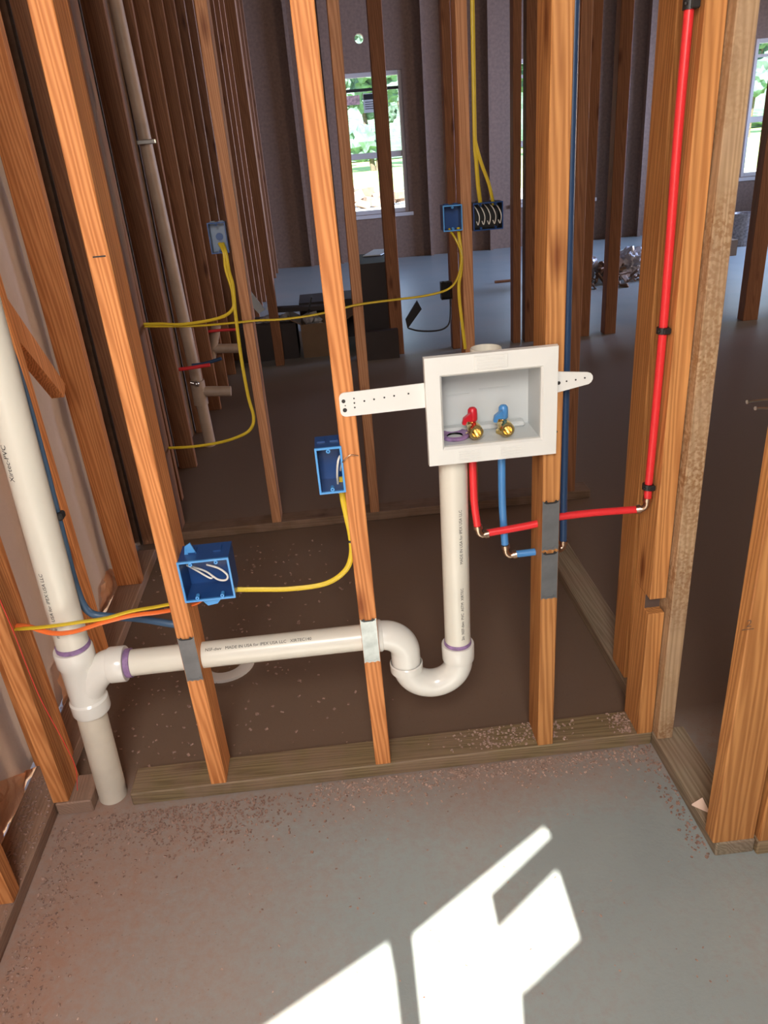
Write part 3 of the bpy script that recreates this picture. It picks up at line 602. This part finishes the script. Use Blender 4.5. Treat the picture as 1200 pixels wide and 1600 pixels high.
# ------------------------------------------------------------------ washer outlet box
wb = thing('washer_outlet_box', (.706, -.01, .826), 'white washing machine outlet box held between two studs by bracket arms', 'plumbing box')
X0, X1, Z0, Z1 = .577, .836, .826, 1.047; i0, i1, j0, j1 = .610, .803, .863, 1.007; yf = -.016
bm = B()
out = [(X0, Z0), (X1, Z0), (X1, Z1), (X0, Z1)]; inn = [(i0, j0), (i1, j0), (i1, j1), (i0, j1)]
def ringv(l, y): return [bm.verts.new((a, y, b)) for a, b in l]
o_b, o_f = ringv(out, yf+.012), ringv([(X0+.001, Z0+.001), (X1-.001, Z0+.001), (X1-.001, Z1-.001), (X0+.001, Z1-.001)], yf)
m_f = ringv([(i0-.004, j0-.004), (i1+.004, j0-.004), (i1+.004, j1+.004), (i0-.004, j1+.004)], yf-.001)
n_f = ringv(inn, yf+.004); n_b = ringv(inn, yf+.012)
for A_, B_ in ((o_b, o_f), (o_f, m_f), (m_f, n_f), (n_f, n_b), (n_b, o_b)):
    for k in range(4): bm.faces.new((A_[k], A_[(k+1) % 4], B_[(k+1) % 4], B_[k]))
mk('face_flange', bm, M['boxwhite'], wb)
# embossed patches
bm = B(); box(bm, .672, .737, yf-.0026, yf-.0005, 1.015, 1.041, .0006)
for k in range(4): box(bm, .678, .731, yf-.0042, yf-.0022, 1.0180+k*.0055, 1.0205+k*.0055)
mk('embossed_lettering', bm, M['boxwhite'], wb)
for x0_ in (.638, .722):
    bm = B(); box(bm, x0_-.003, x0_+.047, yf-.0016, yf-.0005, .830, .855)
    for k in range(4): box(bm, x0_, x0_+.044-.004*(k % 2), yf-.0032, yf-.0012, .833+k*.0055, .8355+k*.0055)
    mk('embossed_lettering', bm, M['boxwhite'], wb)
bm = B(); w = .0025; yb = .084; e = .004
box(bm, i0-w, i0, yf+.0125, yb, j0-.004, j1+w); box(bm, i1, i1+w, yf+.0125, yb, j0-.004, j1+w)
box(bm, i0, i1, yf+.0125, yb, j0-w-.002, j0); box(bm, i0, i1, yf+.0125, yb, j1, j1+w); box(bm, i0-w, i1+w, yb, yb+w, j0-.004, j1+w)
box(bm, i0+.0, i1-.012, .058, yb, j0, j0+.012, .004)
box(bm, i0+.02, i0+.07, yb-.0015, yb, j0+.075, j0+.0765); box(bm, i0+.09, i1-.04, yb-.0015, yb, j0+.082, j0+.0835)
mk('recessed_housing', bm, M['boxgrey'], wb)
bm = B(); lathe(bm, [(.016, 0), (.028, 0), (.031, .003), (.031, .007), (.026, .009), (.016, .004)], (XV+.010, .040, j0), 'z', 32); mk('drain_opening', bm, M['purple'], wb, sm=True)
# top collar
bm = B(); zc = at(759, 543, y=.045).z; lathe(bm, [(.0285, 1.010), (.031, 1.010), (.031, zc-.002), (.030, zc), (.0275, zc), (.0275, 1.010)], (at(759, 540, y=.045).x, .045, 0), 'z', 32); mk('top_collar', bm, M['pvc'], wb, sm=True)
# bracket arms
def arm(pts, holes, label=None):
    bm = B(); prism(bm, [(a, -.0005, b) for a, b in pts], (0, -.003, 0)); o = mk('bracket_arm', bm, M['boxwhite'], wb)
    for hx, hz, hr_ in holes:
        bm = B(); lathe(bm, [(.0002, 0), (hr_, 0), (hr_, .0006), (.0002, .0006)], (hx, -.0042, hz), 'y', 12); mk('nail_hole', bm, M['black'], o)
def rounded(c, r, a0, a1, n=5): return [(c[0]+r*math.cos(math.radians(a0+(a1-a0)*k/n)), c[1]+r*math.sin(math.radians(a0+(a1-a0)*k/n))) for k in range(n+1)]
arm(rounded((.423, .955), .011, 180, 270)+[(.580, .9465), (.580, .9955)]+rounded((.423, .981), .011, 90, 180),
    [(.4200, .9755, .0038), (.4210, .9575, .0042), (.4225, .9665, .0012), (.4405, .9790, .0015), (.4405, .970, .0017), (.4405, .961, .0017), (.460, .972, .0018), (.479, .9735, .0018), (.499, .975, .0018), (.518, .9765, .0018), (.546, .978, .0018)])
arm([(.834, .9495)]+rounded((.896, .973), .0125, -70, 80)+[(.834, .9925)], [(.8405, .9695, .0036), (.856, .9715, .0017), (.874, .9725, .0017), (.892, .9745, .0017)])
# valves
for vx, hm, nm in ((.661, 'redd', 'red'), (.7345, 'blue', 'blue')):
    vx = at(741 if nm == 'red' else 789, 671, y=.02).x; z0 = at(741 if nm == 'red' else 789, 673 if nm == 'red' else 669, y=.01).z
    bm = B()
    lathe(bm, [(.0001, .038), (.011, .038), (.0125, .034), (.0125, .012), (.0145, .010), (.0145, -.010), (.0125, -.013), (.0092, -.013), (.0086, -.0125), (.0080, .006), (.0001, .006)], (vx, .008, z0), 'y', 24)
    cyl(bm, (vx-.002, .035, j0-.002), (vx-.002, .035, z0+.018), .0095, 20)
    lathe(bm, [(.0095, j0+.001-.002), (.0135, j0+.001), (.0135, j0+.008), (.0095, j0+.009)], (vx-.002, .035, 0), 'z', 6)
    v = mk('valve', bm, M['brass'], wb, sm=True); v['label'] = 'brass valve with a %s handle' % nm
    bm = B(); lathe(bm, [(.0001, .043), (.006, .042), (.0092, .038), (.0098, .030), (.0098, .017), (.008, .014), (.0001, .014)], (vx-.001, .030, z0), 'z', 20)
    prism(bm, [(vx-.006, .014, z0+.036), (vx-.024, .004, z0+.028), (vx-.027, .002, z0+.018), (vx-.020, .004, z0+.015), (vx-.016, .008, z0+.021), (vx-.004, .014, z0+.019)], (.001, .012, 0))
    mk('handle', bm, M[hm], v, sm=True)
# ------------------------------------------------------------------ supply pipes
def brass_elbow(a_, c_, b_, parent=None, r=.0072):
    bm = B(); a_, c_, b_ = map(Vector, (a_, c_, b_))
    tube(bm, [a_, c_+(a_-c_)*.35, c_+(b_-c_)*.35, b_], r, 14, 4)
    for p_, q_ in ((a_, c_), (b_, c_)):
        d = (q_-p_).normalized(); tube(bm, [p_-d*.002, p_+d*.007], r+.0028, 14, 1)
    return mk('elbow', bm, M['copper'], parent, sm=True)
RP = .0082
t = thing('red_supply_pipe', at(740, 735, y=.04), 'red pipe from the washer box through the knotty stud and up the notched stud', 'pipe')
bm = B(); tube(bm, [(at(738, 700, y=.04).x, .04, .862)]+pp([(739, 740, .04), (741, 785, .04), (746, 822, .04)]), RP, 18, 5); mk('drop', bm, M['red'], t, sm=True)
brass_elbow(at(746.5, 822, y=.04), at(749, 837, y=.04), at(762, 834, y=.04), t)
bm = B(); tube(bm, pp([(761, 833, .04), (800, 826, .04), (840, 818, .04), (872, 808, .042), (930, 801, .04), (996, 796, .035)]), RP, 18, 5); mk('crossing', bm, M['red'], t, sm=True)
PV = [at(1009, 790, y=.028), at(1013, 766, y=.026)]
brass_elbow(at(996, 796, y=.035), at(1010, 794, y=.03), at(1012, 778, y=.028), t)
bm = B(); tube(bm, [at(1012, 780, y=.028), at(1013, 762, y=.026), at(1020, 690, y=.026), at(1036, 515, y=.024), at(1045, 400, y=.022), at(1060, 200, y=.02), at(1078, 0, y=.02), at(1090, -140, y=.02)], RP, 18, 5); mk('riser', bm, M['red'], t, sm=True)
t = thing('blue_supply_pipe', at(785, 735, y=.04), 'blue cold-water pipe from the washer box, bending right into the knotty stud', 'pipe')
bm = B(); tube(bm, [(at(784, 700, y=.04).x, .04, .862)]+pp([(784, 735, .04), (785, 790, .058), (789, 850, .058)]), RP, 18, 5); mk('drop', bm, M['blue'], t, sm=True)
brass_elbow(at(789.5, 852, y=.058), at(792, 869, y=.058), at(806, 866, y=.056), t)
bm = B(); tube(bm, pp([(805, 866, .056), (838, 862, .053), (866, 859, .05)]), RP, 18, 4); mk('crossing', bm, M['blue'], t, sm=True)
brass_elbow(at(866, 859, y=.045), at(879, 858, y=.05), at(880, 845, y=.05), t)
bm = B(); tube(bm, pp([(880, 846, .05), (881, 750, .05), (885, 560, .05), (890, 350, .05), (896, 100, .05), (902, -120, .05)]), RP, 18, 4); mk('riser', bm, M['darkblue'], t, sm=True)
def clip(px, py, y, label, w=.030, hh=.012, x=None):
    p = at(px, py, y=y); t = thing('pipe_clip', p, label, 'pipe clip')
    bm = B(); tube(bm, [(p.x, p.y, p.z-hh/2), (p.x, p.y, p.z+hh/2)], RP+.0032, 18, 1); mk('strap', bm, M['black'], t, sm=True)
    bm = B(); box(bm, p.x-.003, p.x+.012, p.y-.015, p.y+.015, p.z-hh/2, p.z+hh/2, .002); mk('foot', bm, M['black'], t)
    bm = B(); lathe(bm, [(.0001, -.002), (.003, -.0015), (.003, .001)], (p.x-.010, p.y-.008, p.z), 'y', 10); mk('nail_head', bm, M['black'], t)
clip(1035, 516, .024, 'dark pipe clip half-way up the red riser')
clip(1012, 760, .026, 'dark pipe clip at the foot of the red riser, above the copper elbow')
clip(1078, 6, .02, 'dark pipe clip on the red riser at the top picture edge', hh=.016)
# blue riser beside the stack
t = thing('blue_riser_pipe', at(60, 700, y=.075), 'dull blue pipe running up behind the right side of the tall stack pipe', 'pipe')
bm = B(); tube(bm, pp([(300, 980, .056), (262, 974, .060), (220, 967, .075), (170, 963, .085), (138, 955, .085), (118, 915, .080), (93, 820, .075), (62, 700, .075), (30, 590, .075), (3, 520, .075), (-60, 380, .075)]), .0085, 16, 6); mk('pipe', bm, plain('dull_blue_pex', (.045, .095, .17), .4), t, sm=True)
p = at(88, 806, y=.07); bm = B(); box(bm, p.x-.012, p.x+.016, p.y-.012, p.y+.012, p.z-.008, p.z+.008, .003)
tag(mk('pipe_clip', bm, M['black'], org=p), 'black clip holding the dull blue pipe beside the stack pipe', 'pipe clip')
# ------------------------------------------------------------------ rough-in on the left wall
yv = 2.55
t = thing('vent_pipe', at(340, 790, y=yv), 'dim white vent pipe with a side stub inside the long left wall', 'pipe')
pa, pb = at(184, 20, y=yv), at(300, 560, y=yv); kx = (pb.x-pa.x)/(pb.z-pa.z)
def vx_(z): return pb.x+(z-pb.z)*kx
bm = B(); tube(bm, [(vx_(0), yv, 0), (vx_(ROOF), yv, ROOF)], .030, 20, 1); mk('pipe', bm, M['pvcdim'], t, sm=True)
ps = at(306, 612, y=yv); pe = at(361, 611, y=yv)
bm = B(); lathe(bm, [(.030, -.07), (.038, -.07), (.038, .06), (.030, .06)], (vx_(ps.z), yv, ps.z), 'z', 20); mk('tee_fitting', bm, M['pvcdim'], t, sm=True)
bm = B(); tube(bm, [(vx_(ps.z), yv, ps.z), (pe.x, yv, pe.z)], .027, 20, 1); mk('stub', bm, M['pvcdim'], t, sm=True)
y2 = 3.5; p0 = at(332, 545, y=y2); p1 = at(376, 544, y=y2)
t = thing('drain_stub', (p0.x, y2, p0.z), 'second white drain stub further along the left wall, behind the orange stud', 'pipe')
bm = B(); tube(bm, [p0, p1], .030, 20, 1); mk('stub', bm, M['pvcdim'], t, sm=True)
bm = B(); tube(bm, [at(338, 508, y=y2), at(330, 560, y=y2)], .03, 20, 1); mk('tee_fitting', bm, M['pvcdim'], t, sm=True)
def small_pipe(pts, mat, label, r=.009, y=2.3):
    bm = B(); P_ = [at(a, b, y=y) for a, b in pts]; tube(bm, P_, r, 12, 4); tag(mk('supply_stub', bm, M[mat], org=P_[0], sm=True), label, 'pipe')
small_pipe([(257, 532), (260, 550), (264, 562)], 'red', 'short red pipe dropping to a copper elbow on the left wall', y=2.3)
small_pipe([(268, 578), (290, 576), (328, 570)], 'red', 'red pipe running level in front of the dim vent pipe', y=2.3)
small_pipe([(300, 571), (320, 568), (346, 560)], 'darkblue', 'dark blue pipe just above the level red pipe on the left wall', y=2.45)
small_pipe([(325, 518), (345, 516), (368, 515)], 'red', 'red pipe level with the farther drain stub', y=3.4)
for (x_, y_), l in (((256, 527), 'copper fitting above the short red pipe'), ((266, 573), 'copper elbow between the two red pipes'), ((307, 600), 'shiny strap on the dim vent pipe above its stub')):
    p = at(x_, y_, y=2.28 if x_ < 300 else 2.5); bm = B(); bmesh.ops.create_icosphere(bm, subdivisions=2, radius=.016, matrix=Matrix.Translation(p)); tube(bm, [p, p+Vector((-.03, 0, .01))], .010, 10, 1)
    tag(mk('pipe_fitting', bm, M['copper'] if x_ < 300 else M['nail'], org=p, sm=True), l, 'fitting')
p = at(226, 222, y=2.5); bm = B(); box(bm, p.x-.035, p.x+.05, p.y-.01, p.y+.01, p.z-.01, p.z+.01, .003)
tag(mk('pipe_strap', bm, M['nail'], org=p), 'shiny metal strap high on the dim vent pipe', 'strap')
# closet flange on the floor
f = at(352, 1038, z=0)
t = thing('toilet_flange', f, 'white round toilet flange on the floor behind the drain pipe', 'flange')
bm = B(); lathe(bm, [(.050, .0), (.092, .0), (.092, .010), (.080, .014), (.060, .014), (.050, .006), (.050, .0)], f, 'z', 36); mk('ring', bm, M['pvcfit'], t, sm=True)
bm = B(); lathe(bm, [(.0001, .003), (.049, .003)], f, 'z', 30); mk('pipe_mouth', bm, M['carton'], t)
# ------------------------------------------------------------------ far clutter
def carton(px0, px1, pyb, y, d, h_, mat, label, rot=0, name='cardboard_box', flaps=True):
    a = at(px0, pyb, y=y); b2 = at(px1, pyb, y=y); w_ = abs(b2.x-a.x); t = thing(name, ((a.x+b2.x)/2, y+d/2, 0), label, 'box')
    c = Vector(((a.x+b2.x)/2, y+d/2, 0)); bm = B(); s = .006
    for bx in ((-w_/2, w_/2, -d/2, -d/2+s, 0, h_), (-w_/2, w_/2, d/2-s, d/2, 0, h_), (-w_/2, -w_/2+s, -d/2+s, d/2-s, 0, h_), (w_/2-s, w_/2, -d/2+s, d/2-s, 0, h_), (-w_/2+s, w_/2-s, -d/2+s, d/2-s, 0, s)):
        box(bm, *bx)
    for v in bm.verts: v.co += c
    mk('carton', bm, M[mat], t)
    if flaps:
        for s1 in (-1, 1):
            bm = B(); x = c.x+s1*w_/2
            prism(bm, [(x, c.y-d/2, h_), (x, c.y+d/2, h_), (x+s1*.09, c.y+d/2, h_+.05), (x+s1*.09, c.y-d/2, h_+.05)], (0, 0, .005)); mk('flap', bm, M[mat], t)
    else:
        bm = B(); box(bm, c.x-w_/2, c.x+w_/2, c.y-d/2, c.y+d/2, h_, h_+.006); mk('lid', bm, M[mat], t)
    return t, c, w_
hcab = at(600, 398, y=4.75).z
t, c, w_ = carton(562, 632, 552, 4.30, .55, hcab, 'darkcarton', 'tall dark carton behind the post, with white paper lying on top', flaps=False)
bm = B(); q0 = at(567, 401, z=hcab+.01); q1 = at(595, 399, z=hcab+.01); q2 = at(614, 389, z=hcab+.01); q3 = at(584, 391, z=hcab+.01)
prism(bm, [q0, q1, q2, q3], (0, 0, .006)); tag(mk('paper_sheet', bm, M['paper'], org=q0), 'white paper lying on top of the tall dark carton', 'paper')
carton(382, 470, 572, 4.30, .35, .26, 'darkcarton', 'low dark carton at the left of the pile', flaps=False)
carton(476, 545, 563, 4.28, .34, .25, 'carton', 'brown open carton in the pile behind the bracket-arm stud')
carton(470, 570, 500, 4.85, .4, .30, 'darkcarton', 'dark carton at the back of the pile', flaps=False)
carton(570, 625, 562, 4.02, .06, .20, 'darkcarton', 'flat dark carton lying at the foot of the tall one', flaps=False)
def slab(pts, y, off, mat, label, name, cat):
    bm = B(); P_ = [at(a, b, y=y) for a, b in pts]; prism(bm, P_, off); tag(mk(name, bm, M[mat], org=P_[0]), label, cat)
slab([(386, 470), (392, 456), (414, 484), (404, 490)], 4.2, (0, .02, 0), 'paper', 'pale flat board leaning on the pile beside the orange stud', 'scrap_board', 'board')
slab([(416, 484), (423, 463), (426, 486)], 4.25, (0, .03, 0), 'paper', 'pale pointed paper scrap sticking up from the pile', 'paper_scrap', 'paper')
slab([(634, 500), (652, 470), (659, 483), (637, 514)], 4.2, (0, .03, 0), 'black', 'dark flap leaning out right of the tall carton', 'scrap_board', 'board')
slab([(480, 488), (486, 464), (488, 465), (483, 489)], 4.4, (0, .02, 0), 'black', 'thin dark stick pointing up from the pile', 'stick', 'stick')
slab([(428, 482), (510, 478), (510, 484), (428, 489)], 4.4, (0, .09, 0), 'darkcarton', 'dark rail lying across the top of the pile', 'wood_offcut', 'board')
for k in range(9):
    bm = B(); p = at(random.choice((395, 410, 450, 490, 500, 455, 470, 440, 600))+random.uniform(-8, 8), random.uniform(492, 515), y=4.42)
    v = bmesh.ops.create_icosphere(bm, subdivisions=2, radius=random.uniform(.03, .06), matrix=Matrix.Translation(p))['verts']
    for q in v: q.co += (q.co-p)*1.1*noise.noise(q.co*23)
    tag(mk('crumpled_scrap', bm, M['scrap'], org=p), 'crumpled pale packaging scrap in the carton pile', 'trash', 'crumpled scraps in the cartons')
# scrap heap on the bare floor
c = at(955, 437, z=0); bm = B()
for k in range(150):
    a_ = random.uniform(0, 6.28); r_ = abs(random.gauss(0, .30)); p = Vector((c.x+r_*1.2*math.cos(a_), c.y+r_*.8*math.sin(a_), max(.012, (.20-r_*.32)*random.random())))
    s = random.uniform(.02, .07)
    box(bm, -s, s, -s*.4, s*.4, -.006, .006, 0, Matrix.Translation(p) @ Euler((random.uniform(-1, 1), random.uniform(-1, 1), random.uniform(0, 3))).to_matrix().to_4x4())
tag(mk('scrap_heap', bm, plain('brown_scrap_chips', (.22, .13, .08), .8, var=.5, bscale=14), org=c), 'heap of brown offcuts and shavings on the bare floor between two posts', 'scraps', kind='stuff')
for dx, l in ((-.28, 'crumpled clear plastic bag on the left of the scrap heap'), (.22, 'crumpled clear plastic bag on the right of the scrap heap')):
    p = Vector((c.x+dx, c.y+.1, .13)); bm = B(); v = bmesh.ops.create_icosphere(bm, subdivisions=4, radius=.13, matrix=Matrix.Translation(p))['verts']
    for q in v: q.co = p+(q.co-p)*(1+.6*noise.noise(q.co*9)+.35*noise.noise(q.co*24)); q.co.z = max(.003, q.co.z)
    tag(mk('plastic_bag', bm, plain('crumpled_plastic', (.45, .43, .45), .2), org=p), l, 'bag')
p0, p1 = at(773, 441, z=.01), at(803, 438, z=.01); bm = B(); tube(bm, [p0, p1], .016, 6, 1); tag(mk('wood_offcut', bm, M['spruce'], org=p0), 'single dark stick lying on the bright far floor', 'stick')
# right room clutter
p = at(1158, 383, z=0); bm = B(); lathe(bm, [(.0001, 0), (.13, 0), (.15, .36), (.14, .36), (.125, .02), (.0001, .02)], p, 'z', 24)
tag(mk('bucket', bm, M['scrap'], org=p, sm=True), 'grey bucket on the floor under the right-hand window', 'bucket')
p = at(1155, 392, z=0); carton(1128, 1150, 402, 7.0, .35, .16, 'carton', 'small low carton in front of the grey bucket', flaps=False)
# ------------------------------------------------------------------ kraft paper lit from outside
def crumple(pts, label, seed, x=-.482, amp=.02):
    P_ = [at(a, b, x=x) for a, b in pts]; loops = [[Vector((p.y, p.z, 0)) for p in P_]]
    bm = B(); vv = [bm.verts.new((x, p.y, max(p.z, .004))) for p in P_]; bm.faces.new(vv)
    bmesh.ops.triangulate(bm, faces=bm.faces[:])
    for k in range(4): bmesh.ops.subdivide_edges(bm, edges=bm.edges[:], cuts=1, use_grid_fill=True)
    bmesh.ops.triangulate(bm, faces=bm.faces[:])
    for v in bm.verts: v.co.x += amp*noise.noise(v.co*14+Vector((seed, 0, 0)))+amp*.5*noise.noise(v.co*38)
    tag(mk('torn_paper', bm, M['kraft'], org=P_[0]), label, 'paper')
crumple([(-40, 1240), (20, 1212), (40, 1218), (62, 1200), (30, 1262), (5, 1322), (-40, 1400)], 'crumpled tan paper with a sunlit edge at the left picture edge', 1)
crumple([(88, 1040), (104, 1012), (113, 1060), (113, 1085), (101, 1118)], 'pointed torn paper left of the branch fitting of the stack pipe', 5)
crumple([(158, 915), (172, 888), (184, 905), (182, 945), (166, 978)], 'pointed sunlit paper tip hanging above the yellow and orange cables', 9)
a, b_ = at(4, 1322, x=-.474), at(61, 1203, x=-.474)
bm = B(); tube(bm, [a, (a+b_)/2+Vector((.0, 0, .003)), b_], .0035, 8, 6, radii=[.005, .006, .005, .007, .006, .005, .004, .006, .007, .006, .004, .003, .002]); tag(mk('wood_splinter', bm, plain('pale_splinter', (.95, .80, .50), .6), org=a), 'long pale splinter along the edge of the crumpled tan paper', 'splinter')  # pale strip stands in for the light along the paper's edge
# ------------------------------------------------------------------ crumbs, shavings, nails, writing
def crumbs(n, fn, mat, label, smin=.0012, smax=.0035):
    bm = B()
    for k in range(n):
        p = fn(); s = random.uniform(smin, smax)
        box(bm, -s, s, -s*random.uniform(.4, 1), s*.6, -s*.4, s*.4, 0, Matrix.Translation(Vector(p)+Vector((0, 0, s*.4))) @ Euler((random.uniform(-.6, .6), random.uniform(-.6, .6), random.uniform(0, 3))).to_matrix().to_4x4())
    tag(mk('wood_crumbs', bm, M[mat], org=(0, 0, 0)), label, 'crumbs', kind='stuff')
rg, ru = random.gauss, random.uniform
crumbs(900, lambda: (ru(.25, 1.08), -.004-abs(rg(0, .035)), 0), 'saw', 'pale sawdust crumbs on the floor along the front of the long bottom plate')
crumbs(420, lambda: (random.choice((rg(.76, .05), rg(.70, .06), rg(.85, .03), rg(1.04, .02))), ru(.01, .085), PL), 'saw', 'sawdust crumbs lying on top of the long bottom plate')
crumbs(1100, lambda: (rg(-.05, .14), -.02-abs(rg(0, .07)), 0), 'darksaw', 'dark dirt crumbs on the floor by the foot of the stack pipe')
crumbs(600, lambda: (-.36+abs(rg(0, .05)), ru(-.75, -.05), 0), 'darksaw', 'dirt crumbs on the floor along the left plate')
crumbs(500, lambda: (ru(-.46, -.385), ru(-.5, .1), PL), 'darksaw', 'dirt crumbs lying on the dusty left plate')
crumbs(160, lambda: (1.10-abs(rg(0, .02)), ru(-.34, 0), 0), 'darksaw', 'crumbs on the floor along the grey-brown right plate')
crumbs(160, lambda: (ru(-.3, 1.1), ru(-.6, -.05), 0), 'saw', 'stray crumbs scattered over the open floor', .001, .0028)
crumbs(500, lambda: (rg(-.2, .3), ru(.1, 1.3), 0), 'darksaw', 'dirt crumbs on the dark floor behind the plumbing wall', .0015, .005)
bm = B(); a = at(1081, 1258, z=.04); pts = [(a.x, a.y, .039), (a.x+.028, a.y-.028, .040), (a.x+.022, a.y-.002, .058)]
prism(bm, pts, (0, .002, .002)); tag(mk('wood_chip', bm, plain('pale_chip', (.72, .52, .40), .7), org=a), 'pale triangular wood chip on the grey-brown plate beside the thick stud', 'wood chip')
bm = B(); p = at(716, 1211, z=.0); box(bm, -.022, .022, -.004, .004, -.002, .002, 0, Matrix.Translation((p.x, p.y, .004)) @ Matrix.Rotation(-.6, 4, 'Z')); tag(mk('wood_chip', bm, M['saw'], org=p), 'small brown splinter on the floor in front of the long bottom plate', 'wood chip')
def nail(p, q, label, r=.0016):
    bm = B(); tube(bm, [p, q], r, 8, 1); d = (Vector(q)-Vector(p)).normalized(); tube(bm, [q, Vector(q)+d*.0012], r*2, 10, 1); tag(mk('nail', bm, M['nail'], org=p), label, 'nail')
nail(at(1201, 624, y=-.33), at(1168, 628, y=-.335), 'bent upper nail sticking out of the stud at the right edge')
nail(at(1201, 638, y=-.33), at(1181, 638, y=-.335), 'lower nail sticking out of the stud at the right edge')
p = at(869, 675, y=-.002); bm = B(); lathe(bm, [(.0001, -.002), (.0032, -.001), (.0032, .002)], (p.x, 0, p.z), 'y', 10); tag(mk('nail', bm, M['black'], org=p), 'dark nail head in the knotty stud beside the washer box', 'nail')
# knots and saw marks
for px, py, l in ((154, 401, 'short dark saw nick across the face of the orange stud'),):
    p = at(px, py, y=-.0005); bm = B(); box(bm, p.x-.010, p.x+.012, -.0008, .002, p.z-.0012, p.z+.0012); tag(mk('saw_nick', bm, M['black'], org=p), l, 'saw mark')
# pencil writing on the thick stud
bm = text_mesh('2', .022); p = at(1165, 980, y=-.3365)
for v in bm.verts: v.co = Vector((p.x+v.co.x, -.3368, p.z+v.co.y))
M['pencil'] = plain('pencil_mark', (.16, .09, .05), .7)
box(bm, p.x-.006, p.x+.016, -.3369, -.3365, p.z-.006, p.z-.0045); tag(mk('pencil_mark', bm, M['pencil'], org=p), 'pencilled underlined 2 on the broad face of the thick stud', 'writing')
